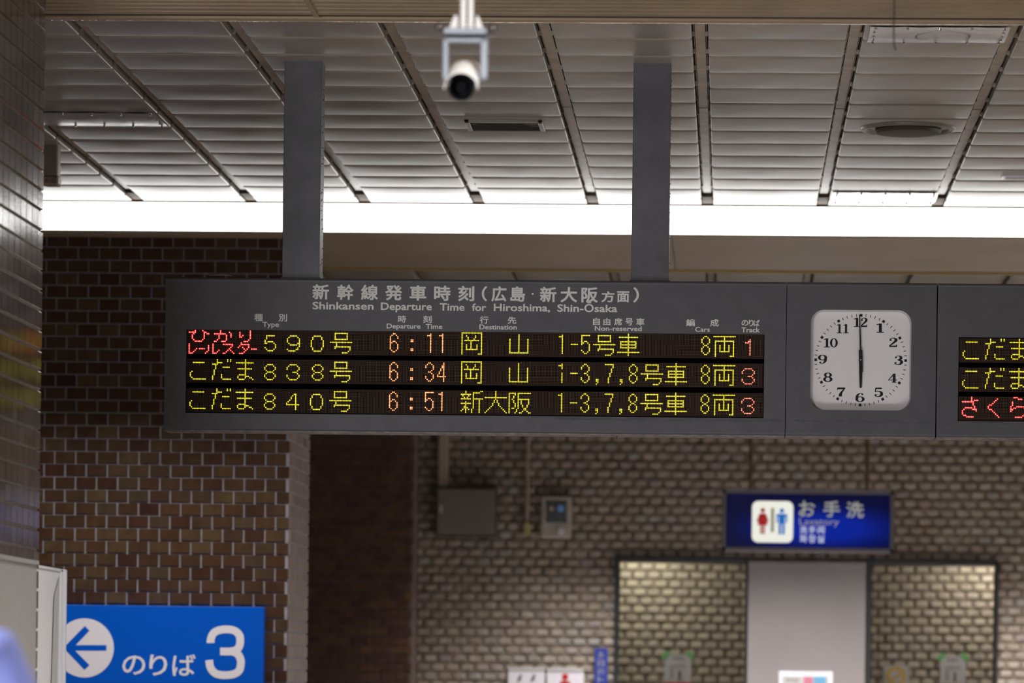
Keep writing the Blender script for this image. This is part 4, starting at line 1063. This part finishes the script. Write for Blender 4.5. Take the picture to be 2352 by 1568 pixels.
# small slot fitting at the right
q0, q1 = on_ceiling(2303, 402, -0.005), on_ceiling(2420, 411, -0.005)
sv = thing('ceiling_vent', 'thin pale slot fitting in ceiling panel at the picture edge', 'vent')
MB().bbox(q0.x, q1.x, q0.y, q1.y, ZC - 0.012, ZC, 0.003).build('frame', M['white_frame'], sv)
MB().box(q0.x + 0.02, q1.x, q0.y + 0.03, q1.y - 0.03, ZC - 0.0135, ZC - 0.012).build('slot', M['soffit'], sv)
# stub fitting hanging from the ceiling by the pillar
q = on_ceiling(117, 331); sb = thing('ceiling_sensor', 'beige box-shaped fitting hanging from ceiling beside the tiled pillar', 'sensor')
s1 = 18.0 * q.y / FPX; zb1 = P(117, 404, q.y).z; zb2 = P(117, 424, q.y).z
MB().bbox(q.x - s1, q.x + s1 * 0.9, q.y, q.y + 0.10, zb1, ZC + 0.01, 0.006).build('stem', M['pan'], sb)
MB().bbox(q.x - s1 * 1.1, q.x + s1, q.y - 0.006, q.y + 0.11, zb2, zb1 + 0.002, 0.008).build('end_box', M['strip'], sb)
MB().tube([(q.x - s1 * 0.45, q.y - 0.008, (zb1 + zb2) / 2), (q.x - s1 * 0.45, q.y - 0.005, (zb1 + zb2) / 2)], 0.003, 8).build('screw', M['ink'], sb)

# ------------------------------------------------------------------ blue track sign
YS = 24.13; ks = YS / FPX
ts = thing('track_sign', 'bright blue sign with white arrow circle and large 3 on brick pillar', 'sign')
tx0 = X_(100, 1480, YS); tx1 = X_(603.5, 1480, YS); tzt = (Z_(146, 1388, YS) + Z_(603, 1394.5, YS)) / 2; tzb = Z_(300, 1640, YS)
MB().bbox(tx0, tx1, YS, YB - 0.002, tzb, tzt, 0.003).build('panel', M['sign_blue'], ts)
YS2 = YS - 0.0008
cc = P(194, 1487.5, YS); rc = 68.3 * ks
m = MB(); m.add([(cc.x + rc * math.cos(2 * math.pi * k / 64), YS2, cc.z + rc * math.sin(2 * math.pi * k / 64)) for k in range(64)], [tuple(range(64))]); m.build('white_disc', M['sign_white'], ts)
def aw(px, py): q = P(px, py, YS); return (q.x, YS2 - 0.0005, q.z)
m = MB()
pa_ = [(145.5, 1487.3), (195, 1437), (205.5, 1448), (174, 1481), (244.5, 1481), (244.5, 1494), (173, 1494), (205.5, 1527), (194, 1538)]
mo_ = aw(160, 1487.3); m.add([mo_] + [aw(*q) for q in pa_], [(0, i + 1, (i + 1) % len(pa_) + 1) for i in range(len(pa_))])
m.fix = True; m.build('arrow', M['sign_blue_ink'], ts)
def sgn(s_, a, b, yt, ybm, off, Y, par, mt, name='lettering', cap=False):
    m = MB(); mid = (a + b) / 2; my = (yt + ybm) / 2
    fit(m, s_, P(a, my, Y).x, P(b, my, Y).x, P(mid, ybm, Y).z, P(mid, yt, Y).z, Y - 0.0012, off, cap); return m.build(name, mt, par)
sgn('の', 281, 334, 1505, 1549, 0.012, YS, ts, M['sign_white']); sgn('り', 343, 384, 1503, 1551, 0.012, YS, ts, M['sign_white']); sgn('ば', 396, 449, 1502, 1552, 0.012, YS, ts, M['sign_white'])
def w3(x, y): q = P(260 + x / 6.533, 1420 + y / 6.533, YS); return (q.x, YS2 - 0.0004, q.z)
m = MB()
stroke3 = [[(1462, 367), (1464, 320), (1492, 240), (1560, 185), (1690, 162), (1820, 182), (1893, 250), (1906, 325), (1898, 400), (1858, 462), (1770, 492), (1605, 494)],
           [(1770, 492), (1858, 524), (1908, 600), (1916, 680), (1890, 780), (1810, 833), (1670, 850), (1540, 825), (1462, 740), (1441, 622)]]
for k3, ps in enumerate(stroke3): stroke(m, [(x, y, 116) for x, y in ps], lambda x, y: (w3(x, y)[0], w3(x, y)[1] - k3 * 0.0003, w3(x, y)[2]))
m.build('numeral_three', M['sign_white'], ts)

# ------------------------------------------------------------------ lavatory sign
YV = 32.6; kv = YV / FPX
lv_ = thing('lavatory_sign', 'blue illuminated lavatory sign in aluminium frame hanging before brick wall', 'sign')
lx0, lx1 = X_(1658, 1195, YV), X_(2054, 1200, YV); lzt = (Z_(1662, 1122, YV) + Z_(2052, 1127, YV)) / 2; lzb = (Z_(1658, 1264, YV) + Z_(2048, 1270, YV)) / 2
fr = 10 * kv
m = MB(); m.bbox(lx0, lx1, YV - 0.01, YV + 0.16, lzt - fr, lzt, 0.004); m.bbox(lx0, lx1, YV - 0.01, YV + 0.16, lzb, lzb + fr, 0.004)
m.bbox(lx0, lx0 + fr, YV - 0.01, YV + 0.16, lzb, lzt, 0.004); m.bbox(lx1 - fr, lx1, YV - 0.01, YV + 0.16, lzb, lzt, 0.004); m.build('frame', M['alu'], lv_)
# lit face: unevenly backlit acrylic (tubes inside the box)
fm, nt, b_ = nm('lit_blue_acrylic')
b_.inputs['Base Color'].default_value = (0.004, 0.008, 0.09, 1); b_.inputs['Roughness'].default_value = 0.12
tcn = nt.nodes.new('ShaderNodeTexCoord'); mp = nt.nodes.new('ShaderNodeMapping'); nt.links.new(tcn.outputs['Generated'], mp.inputs['Vector'])
mp.inputs['Location'].default_value = (-0.60, 0, -0.30); 
gr = nt.nodes.new('ShaderNodeTexGradient'); gr.gradient_type = 'QUADRATIC_SPHERE'; mp.inputs['Scale'].default_value = (1.5, 0, 1.7); mp.inputs['Location'].default_value = (-0.60 * 1.5, 0, -0.36 * 1.7)
nt.links.new(mp.outputs['Vector'], gr.inputs['Vector'])
rp = nt.nodes.new('ShaderNodeValToRGB'); rp.color_ramp.elements[0].color = (0.0, 0.001, 0.022, 1); rp.color_ramp.elements[1].color = (0.0, 0.016, 0.34, 1); rp.color_ramp.elements[1].position = 0.45
nt.links.new(gr.outputs['Fac'], rp.inputs['Fac']); nt.links.new(rp.outputs['Color'], b_.inputs['Emission Color']); b_.inputs['Emission Strength'].default_value = 1.05
MB().box(lx0 + fr, lx1 - fr, YV, YV + 0.01, lzb + fr, lzt - fr).build('lit_face', fm, lv_)
pw_ = emit('lit_white', (0.88, 0.88, 0.78), 1.2)
q0, q1 = P(1728, 1150, YV), P(1821, 1246, YV)
m = MB(); m.poly(rrect(q0.x, q1.x, q1.z, q0.z, 14 * kv, 6), YV - 0.003, YV); m.build('white_square', pw_, lv_)
lr, lbm, lgm = emit('lit_red', (0.42, 0.008, 0.008), 0.9), emit('lit_blue', (0.0, 0.16, 0.60), 1.0), emit('lit_grey', (0.45, 0.46, 0.33), 0.75)
def fig(par, px, py, h, woman, Y, mt, yoff=0.0045):
    """standing figure pictogram, py = head top, h in pixels"""
    k = Y / FPX; c = P(px, py, Y); m = MB(); u = h / 100 * k
    T = lambda x, z: (c.x + x * u, c.z - z * u)
    m.poly([T(9 * math.cos(t), 9 + 9 * math.sin(t)) for t in [2 * math.pi * i / 14 for i in range(14)]], Y - yoff - 0.001, Y - yoff)
    if woman: body = [(-12, 21), (12, 21), (24, 52), (17, 54), (11, 36), (20, 66), (9, 66), (9, 100), (1.5, 100), (1.5, 66), (-1.5, 66), (-1.5, 100), (-9, 100), (-9, 66), (-20, 66), (-11, 36), (-17, 54), (-24, 52)]
    else: body = [(-18, 21), (18, 21), (21, 26), (21, 56), (15, 56), (15, 32), (12, 32), (12, 100), (2, 100), (2, 60), (-2, 60), (-2, 100), (-12, 100), (-12, 32), (-15, 32), (-15, 56), (-21, 56), (-21, 26)]
    m.poly([T(a, b) for a, b in body], Y - yoff - 0.001, Y - yoff); return m.build('pictogram', mt, par)
fig(lv_, 1752, 1166, 60, True, YV, lr); fig(lv_, 1796, 1167, 60, False, YV, lbm)
q0, q1 = P(1770.5, 1166, YV), P(1778, 1222, YV); MB().box(q0.x, q1.x, YV - 0.0055, YV - 0.004, q1.z, q0.z).build('divider', lgm, lv_)
lw = emit('lit_letter', (0.60, 0.60, 0.54), 0.6); lw2 = emit('lit_letter_bright', (0.62, 0.66, 0.85), 1.05)
for s_, a, b, t, bo in (('お', 1835, 1872, 1150, 1186), ('手', 1891, 1929, 1150, 1187), ('洗', 1944, 1984, 1152, 1189)): sgn(s_, a, b, t, bo, 0.02, YV, lv_, lw)
sgn('Lavatory', 1836, 1927, 1190, 1205, 0.0, YV, lv_, mat('x', (0.4, 0.42, 0.6), 0.5) if False else lw, cap=True)
for s_, a, b, t, bo in (('洗', 1837, 1854, 1208, 1225), ('手', 1857, 1874, 1208, 1225), ('间', 1878, 1894, 1208, 1225), ('화', 1837, 1854, 1228, 1246), ('장', 1857, 1874, 1228, 1246), ('실', 1877, 1893, 1228, 1246)): sgn(s_, a, b, t, bo, 0.02, YV, lv_, lw2)
for px in (1724, 1992):
    a = P(px, 1120, YV); MB().tube([(a.x, YV + 0.07, lzt - 0.002), (a.x, YV + 0.07, ZC + 0.05)], 5 * kv, 10).build('hanging_rod', M['rod'], lv_)

# ------------------------------------------------------------------ things on the lavatory wall
YW = YF - 0.014    # brick face
def onwall(name, label, cat, Y=None): return thing(name, label, cat)
cb = thing('electric_cabinet', 'beige electric cabinet on brick wall below the wider conduit', 'cabinet')
ca, cbb = P(1000, 1118, YW - 0.12), P(1140, 1232, YW - 0.12)
MB().bbox(ca.x, cbb.x, YW - 0.12, YW + 0.01, cbb.z, ca.z, 0.004).build('body', M['cab_edge'], cb)
MB().bbox(ca.x + 0.02, cbb.x - 0.015, YW - 0.132, YW - 0.119, cbb.z + 0.02, ca.z - 0.015, 0.004).build('door', M['cab'], cb)
q = P(1013, 1169, YW - 0.13); MB().bbox(q.x - 0.014, q.x + 0.014, YW - 0.142, YW - 0.131, q.z - 0.03, q.z + 0.03, 0.003).build('latch', M['steel'], cb)
cdt = thing('conduit', 'wide beige conduit running down brick wall into the electric cabinet', 'pipe')
q = P(1018, 1050, YW - 0.05); MB().bbox(q.x - 0.043, q.x + 0.043, YW - 0.08, YW + 0.012, ca.z - 0.004, ZC + 0.06, 0.012).build('duct', M['conduit'], cdt)
cd2 = thing('conduit', 'thin beige conduit with yellowish end cap beside the intercom', 'pipe')
q = P(1212, 1080, YW - 0.03); zq = Z_(1212, 1200, YW - 0.03)
MB().tube([(q.x, YW - 0.03, zq), (q.x, YW - 0.03, ZC + 0.06)], 0.016, 10).build('pipe', M['conduit'], cd2)
MB().bbox(q.x - 0.026, q.x + 0.026, YW - 0.06, YW + 0.01, zq - 0.10, zq + 0.002, 0.006).build('end_cap', M['conduit_y'], cd2)
ic = thing('intercom', 'pale wall intercom with small dark screen on brick wall', 'intercom')
a, b = P(1243, 1138, YW - 0.06), P(1312, 1236, YW - 0.06)
MB().bbox(a.x, b.x, YW - 0.06, YW + 0.012, b.z, a.z, 0.012).build('case', M['inter'], ic)
a2, b2_ = P(1255, 1150, YW - 0.06), P(1301, 1200, YW - 0.06); MB().bbox(a2.x, b2_.x, YW - 0.066, YW - 0.055, b2_.z, a2.z, 0.003).build('screen', M['screen'], ic)
q = P(1267, 1168, YW - 0.07); MB().tube([(q.x, YW - 0.070, q.z), (q.x, YW - 0.065, q.z)], 0.018, 12).build('orange_reflection', M['refl_o'], ic)  # glowing disc painting an orange reflection on the screen
q = P(1288, 1168, YW - 0.07); MB().tube([(q.x, YW - 0.070, q.z), (q.x, YW - 0.065, q.z)], 0.028, 12).build('blue_reflection', M['refl_b'], ic)  # blue reflection on the screen, painted as a glowing disc
q = P(1289, 1219, YW - 0.07); MB().tube([(q.x, YW - 0.075, q.z), (q.x, YW - 0.060, q.z)], 0.026, 14, r2=0.03).build('button', M['white_frame'], ic)

def plaque(name, label, x0p, x1p, ytp, ybp, mt, Y, cat='sign', frame=None, dep=0.02):
    t = thing(name, label, cat); a, b = P(x0p, ytp, Y - dep), P(x1p, ybp, Y - dep)
    MB().bbox(a.x, b.x, Y - dep, Y, b.z, a.z, 0.003).build('panel', mt, t); return t
sA = plaque('wall_sign', 'white wall sign with two dark grey symbols at the bottom picture edge', 1167, 1250, 1541, 1640, M['sign_white'], YW - 0.005)
for px in (1193, 1224):
    q = P(px, 1556, YW - 0.03); m = MB(); m.poly([(q.x + 0.022 * a, q.z + 0.03 * b) for a, b in ((-1, -1), (-0.3, 0.2), (0.2, 1), (1, 0.8), (0.5, -0.1), (0.9, -0.9), (0.1, -0.6), (-0.5, -1.2))], YW - 0.028, YW - 0.025); m.build('symbol', M['dotgrey'], sA)
q0, q1 = P(1166, 1532, YW - 0.03), P(1251, 1541, YW - 0.03); MB().bbox(q0.x, q1.x, YW - 0.03, YW - 0.005, q1.z, q0.z, 0.003).build('top_rail', M['paper'], sA)
sB = plaque('wall_sign', 'white wall sign showing a red figure beside the narrow blue banner', 1256, 1340, 1543, 1640, M['sign_white'], YW - 0.005)
q0, q1 = P(1256, 1533, YW - 0.03), P(1340, 1543, YW - 0.03); MB().bbox(q0.x, q1.x, YW - 0.03, YW - 0.005, q1.z, q0.z, 0.003).build('top_rail', M['paper'], sB)
fig(sB, 1298, 1546, 82, True, YW - 0.025, M['red'], 0.004)
sC = plaque('banner', 'narrow vertical blue banner with white lettering beside the dark door frame', 1366, 1394, 1488, 1640, M['navy'], YW - 0.005)
for k, ch in enumerate('多目的トイレ'):
    if k < 5: sgn(ch, 1373, 1388, 1496 + k * 19, 1511 + k * 19, 0.0, YW - 0.026, sC, M['paleprint'])
# notices on the passage wall and plate
YQ = YI - 0.016
def notice(label, xc, yt, hgt, wdt, skew=0):
    t = plaque('notice', label, xc - wdt / 2, xc + wdt / 2, yt, yt + hgt, M['paper'], YQ, 'notice', dep=0.004)
    kq = YQ / FPX
    for sx in (-1, 1):
        q = P(xc + sx * wdt * 0.46, yt + 2, YQ - 0.006); m = MB(); e = 11 * kq
        m.poly([(q.x - e, q.z - e * 0.3), (q.x - e * 0.3, q.z - e), (q.x + e, q.z + e * 0.3), (q.x + e * 0.3, q.z + e)] if sx < 0 else [(q.x + e, q.z - e * 0.3), (q.x + e * 0.3, q.z - e), (q.x - e, q.z + e * 0.3), (q.x - e * 0.3, q.z + e)], YQ - 0.0075, YQ - 0.0045)
        m.build('tape', M['green'], t)
    for (a, b, c, d, mt) in ((-0.22, 0.22, 0.06, 0.16, 'paleprint'), (-0.30, 0.30, 0.32, 0.38, 'paleprint'), (-0.3, -0.15, 0.42, 0.72, 'paleprint'), (0.02, 0.12, 0.50, 0.78, 'dotgrey'), (-0.5, 0.5, 0.84, 0.97, 'red')):
        q0, q1 = P(xc + a * wdt, yt + c * hgt, YQ - 0.006), P(xc + b * wdt, yt + d * hgt, YQ - 0.006); MB().box(q0.x, q1.x, YQ - 0.0065, YQ - 0.0042, q1.z, q0.z).build('print', M[mt], t)
    return t
notice('taped white notice with green tape, inside the opening beside the blue banner', 1557, 1502, 76, 62)
notice('taped white notice with green tape, to the side of the orange ring notice', 2189, 1506, 76, 59)
t = plaque('notice', 'pale grey notice with faded orange ring and slash', 2029, 2087, 1527, 1590, M['paper'], YQ, 'notice', dep=0.004)
q = P(2058, 1553, YQ - 0.006); kq = YQ / FPX; m = MB(); n_ = 32
for k in range(n_):
    t0, t1 = 2 * math.pi * k / n_, 2 * math.pi * (k + 1) / n_
    m.add([(q.x + r_ * kq * math.cos(a_), YQ - 0.006, q.z + r_ * kq * math.sin(a_)) for a_, r_ in ((t0, 23), (t1, 23), (t1, 14), (t0, 14))], [(0, 1, 2, 3)])
m.add([(q.x + a_ * kq, YQ - 0.0065, q.z + b_ * kq) for a_, b_ in ((-14, -9), (-10, -14), (14, 6), (11, 11))], [(0, 1, 2, 3)]); m.fix = True
m.build('ring_print', M['orange'], t)
t = plaque('notice', 'white framed notice board with pink and blue squares on the metal plate', 1789, 1912, 1541, 1640, M['white_frame'], YF - 0.047, 'sign', dep=0.02)
for (a, b, c, d, mt) in ((1796, 1902, 1552, 1640, 'paper'), (1804, 1836, 1556, 1566, 'paleprint'), (1846, 1867, 1553, 1572, 'pink'), (1869, 1897, 1553, 1572, 'cyan')):
    dd = 0.001 if mt == 'paper' else 0.003
    q0, q1 = P(a, c, YF - 0.067), P(b, d, YF - 0.067); MB().box(q0.x, q1.x, YF - 0.0675 - dd, YF - 0.066, q1.z, q0.z).build('print', M[mt], t)

# ------------------------------------------------------------------ security camera (near)
YCm = 11.5; kc = YCm / FPX
sc_ = thing('security_camera', 'white tube security camera hanging on twin poles in a grey bracket', 'camera')
def q_(px, py, dy=0.0): q = P(px, py, YCm + dy); return q
for (a, b, mt) in ((1056, 1071, 'pole'), (1074, 1088, 'pole')):
    p0 = q_((a + b) / 2, 66); MB().tube([(p0.x, YCm, p0.z), (p0.x + 0.0, YCm, ZN + 0.05)], (b - a) / 2 * kc, 14).build('pole', M[mt], sc_, smooth=True)
p0 = q_(1072, 30); MB().tube([(p0.x, YCm + 0.01, q_(1072, 34).z), (p0.x, YCm + 0.01, ZN + 0.05)], 4 * kc, 10).build('cable', M['galv'], sc_, smooth=True)
for pts in (((1051, 36), (1044, 36), (1031, 68), (1052, 68)), ((1094, 37), (1099, 38), (1112, 69), (1092, 69))):
    m = MB(); m.poly([(q_(*p).x, q_(*p).z) for p in pts], YCm - 0.004, YCm + 0.03); m.build('gusset', M['pole'], sc_)
a, b = q_(1020, 67), q_(1119, 82); MB().bbox(a.x, b.x, YCm - 0.03, YCm + 0.05, b.z, a.z, 0.003).build('mount_plate', M['galv'], sc_)
a, b = q_(1024, 82), q_(1117, 88); MB().bbox(a.x, b.x, YCm - 0.025, YCm + 0.045, b.z, a.z, 0.001).build('gasket', M['cam_black'], sc_)
for px, py in ((1009, 62), (1132, 65)):
    q = q_(px, py); MB().sphere((q.x, YCm, q.z), 10.5 * kc, 16, 10).build('ball_nut', M['chrome'], sc_, smooth=True)
    qq = q_(px + (12 if px < 1060 else -12), py + 10); MB().tube([(q.x, YCm, q.z), (qq.x, YCm, qq.z)], 5 * kc, 8).build('bolt', M['chrome'], sc_)
a, b = q_(1021, 87), q_(1119, 99); MB().bbox(a.x, b.x, YCm - 0.018, YCm + 0.018, b.z, a.z, 0.003).build('bracket_top', M['galv'], sc_)
for xa_, xb_ in ((1018, 1030), (1105, 1120)):
    a, b = q_(xa_, 90), q_(xb_, 184); MB().bbox(a.x, b.x, YCm - 0.018, YCm + 0.018, b.z, a.z, 0.003).build('bracket_arm', M['galv'], sc_)
# tube body pointing at the viewer and down
front = P(1059, 204, YCm - 0.09); back = P(1068, 168, YCm + 0.12)
ax_ = (front - back).normalized()
def ringpts(c, axv, r, n, a0=0, a1=2 * math.pi):
    s1_ = axv.cross(Vector((0, 0, 1))).normalized(); s2_ = axv.cross(s1_).normalized()
    return [c + s1_ * r * math.cos(a0 + (a1 - a0) * i / (n - 1 if a1 - a0 < 6.28 else n)) + s2_ * r * math.sin(a0 + (a1 - a0) * i / (n - 1 if a1 - a0 < 6.28 else n)) for i in range(n)]
def shell(prof, axv, n, name, mt, a0=0, a1=2 * math.pi, thick=0):
    m = MB(); rings = [ringpts(c, axv, r, n, a0, a1) for c, r in prof]; full = a1 - a0 > 6.28
    vs = [p for r_ in rings for p in r_]; e = n if full else n - 1
    m.add(vs, [(i * n + j, i * n + (j + 1) % n, (i + 1) * n + (j + 1) % n, (i + 1) * n + j) for i in range(len(prof) - 1) for j in range(e)]); m.fix = True
    return m.build(name, mt, sc_, smooth=True)
rb = 36 * kc; rt = 29 * kc
shell([(back - ax_ * 0.004, 0.001), (back - ax_ * 0.004, rt * 0.85), (back + ax_ * 0.004, rt), (front - ax_ * 0.004, rt), (front, rt * 0.96), (front - ax_ * 0.004, rt * 0.92), (front - ax_ * 0.05, rt * 0.90)], ax_, 32, 'body', M['cam_black'])
shell([(front - ax_ * 0.0035, rt * 0.915), (front - ax_ * 0.050, rt * 0.88), (front - ax_ * 0.055, 0.001)], ax_, 28, 'lens_recess', M['cam_black'])
shell([(front - ax_ * 0.030, 0.001), (front - ax_ * 0.030, rt * 0.42), (front - ax_ * 0.05, rt * 0.45)], ax_, 24, 'lens', M['cam_black'])
# sun hood: upper half shell, slightly larger and longer
hood = MB(); n_ = 25; a0, a1 = math.pi - 0.35, 2 * math.pi + 0.35
prof = [(back - ax_ * 0.01, rb * 1.0), (front + ax_ * 0.006, rb * 1.09), (front + ax_ * 0.006, rb * 1.05), (back - ax_ * 0.01, rb * 0.96)]
sgn_up = ringpts(back, ax_, 1.0, 5, 0, 2 * math.pi - 0.001)[1].z
rings = []
s1_ = ax_.cross(Vector((0, 0, 1))).normalized(); s2_ = s1_.cross(ax_).normalized()
if s2_.z < 0: s2_ = -s2_
for c, r in prof: rings.append([c + s1_ * r * math.cos(0.0 + (math.pi - 0.0) * i / (n_ - 1)) + s2_ * r * math.sin(0.0 + (math.pi - 0.0) * i / (n_ - 1)) for i in range(n_)])
hood.add([p for r_ in rings for p in r_], [(i * n_ + j, i * n_ + j + 1, ((i + 1) % 4) * n_ + j + 1, ((i + 1) % 4) * n_ + j) for i in range(4) for j in range(n_ - 1)]); hood.fix = True
hood.build('sun_hood', M['cam_white'], sc_, smooth=True)
for sx in (-1, 1):
    q = P(1068 + sx * 44, 178, YCm); MB().tube([(q.x - sx * 0.014, YCm, q.z), (q.x + sx * 0.008, YCm, q.z)], 0.010, 10).build('pivot_bolt', M['galv'], sc_)
# hanging wire
wr_ = thing('hook_wire', 'thin dark wire hook hanging down from the slatted ceiling', 'wire')
pts = [P(a, b, 13.6) for a, b in ((2054, -40), (2054, 20), (2053, 60), (2053, 95), (2055, 108), (2058, 115))]
pts[0].z = P(2054, 0, 13.6).z + 0.12
MB().tube([tuple(p) for p in pts[:1]] + [tuple(p) for p in pts[1:]], 0.0022, 8).build('wire', M['wire'], wr_, smooth=True)
pts0 = pts[0]; MB().tube([(pts0.x, 13.6, pts0.z - 0.004), (pts0.x, 13.6, ZN + 0.04)], 0.0022, 8).build('upper_wire', M['wire'], wr_)

# ------------------------------------------------------------------ person at the lower left edge
pr = thing('person', 'person in a light blue shirt passing the steel panel, only shoulder in view', 'person', loc=(-1.545, 8.0, 0))
def skin(name, verts, edges, radii, mt, par, sub=2, root=0):
    me = bpy.data.meshes.new(name); me.from_pydata(verts, edges, []); o = bpy.data.objects.new(name, me); col.objects.link(o)
    md = o.modifiers.new('s', 'SKIN'); md.use_smooth_shade = True
    for i, r_ in enumerate(radii): me.skin_vertices[0].data[i].radius = r_ if isinstance(r_, tuple) else (r_, r_)
    for i in range(len(verts)): me.skin_vertices[0].data[i].use_root = (i == root)
    ms = o.modifiers.new('u', 'SUBSURF'); ms.levels = sub; ms.render_levels = sub
    dg = bpy.context.evaluated_depsgraph_get(); nme = bpy.data.meshes.new_from_object(o.evaluated_get(dg)); nme.name = name
    bpy.data.objects.remove(o); nme.materials.clear(); nme.materials.append(mt)
    return link(name, nme, par)
H_ = 1.0
# body (skin): head, neck, hands, ankles on one continuous figure
bv = [(0, 0, 0.98), (0, 0, 1.12), (0, 0, 1.30), (0, 0, 1.44), (0, 0, 1.53), (0, 0.01, 1.60), (0, 0.015, 1.69), (0, 0.01, 1.76),
      (-0.17, 0, 1.445), (-0.24, 0.02, 1.16), (-0.25, 0.09, 0.93), (-0.245, 0.11, 0.85), (0.17, 0, 1.445), (0.24, 0.0, 1.16), (0.25, 0.05, 0.92), (0.245, 0.07, 0.84),
      (-0.10, 0, 0.90), (-0.11, 0.03, 0.50), (-0.11, 0.0, 0.10), (0.10, 0, 0.90), (0.11, -0.03, 0.50), (0.11, -0.02, 0.10), (-0.11, 0.12, 0.045), (0.11, 0.10, 0.045)]
be = [(0, 1), (1, 2), (2, 3), (3, 4), (4, 5), (5, 6), (6, 7), (3, 8), (8, 9), (9, 10), (10, 11), (3, 12), (12, 13), (13, 14), (14, 15), (0, 16), (16, 17), (17, 18), (0, 19), (19, 20), (20, 21), (18, 22), (21, 23)]
br = [(.15, .11), (.14, .10), (.16, .11), (.12, .09), (.055, .055), (.07, .085), (.085, .10), (.06, .07), .065, .045, .03, .035, .065, .045, .03, .035, .09, .06, .04, .09, .06, .04, .035, .035]
skin('body', bv, be, br, M['skin'], pr)
sv_ = [(0, 0, 1.0), (0, 0, 1.12), (0, 0, 1.30), (0, 0, 1.425), (0, 0, 1.475), (-0.175, 0, 1.425), (-0.235, 0.01, 1.28), (-0.25, 0.03, 1.16), (0.175, 0, 1.425), (0.235, 0.0, 1.28), (0.25, 0.0, 1.16), (0, 0, 0.92)]
skin('shirt', sv_, [(0, 1), (1, 2), (2, 3), (3, 4), (3, 5), (5, 6), (6, 7), (3, 8), (8, 9), (9, 10), (0, 11)], [(.175, .13), (.165, .12), (.19, .125), (.13, .10), (.07, .07), .082, .07, .066, .082, .07, .066, (.18, .135)], M['shirt'], pr)
skin('trousers', [(0, 0, 0.94), (-0.10, 0, 0.84), (-0.11, 0.03, 0.50), (-0.11, 0.0, 0.09), (0.10, 0, 0.84), (0.11, -0.03, 0.50), (0.11, -0.02, 0.09)], [(0, 1), (1, 2), (2, 3), (0, 4), (4, 5), (5, 6)], [(.165, .12), .10, .075, .06, .10, .075, .06], M['trouser'], pr)
MB().sphere((0, 0.0, 1.70), 0.105, 18, 12, (0.92, 1.02, 1.08)).build('hair', M['hair'], pr, smooth=True)
for sx in (-1, 1): MB().sphere((sx * 0.11, 0.06, 0.04), 0.06, 14, 8, (0.85, 2.1, 0.66)).build('shoe', M['shoe'], pr, smooth=True)

# parents with offsets: keep children in place (all things above at origin unless a loc is given)
bpy.context.view_layer.update()
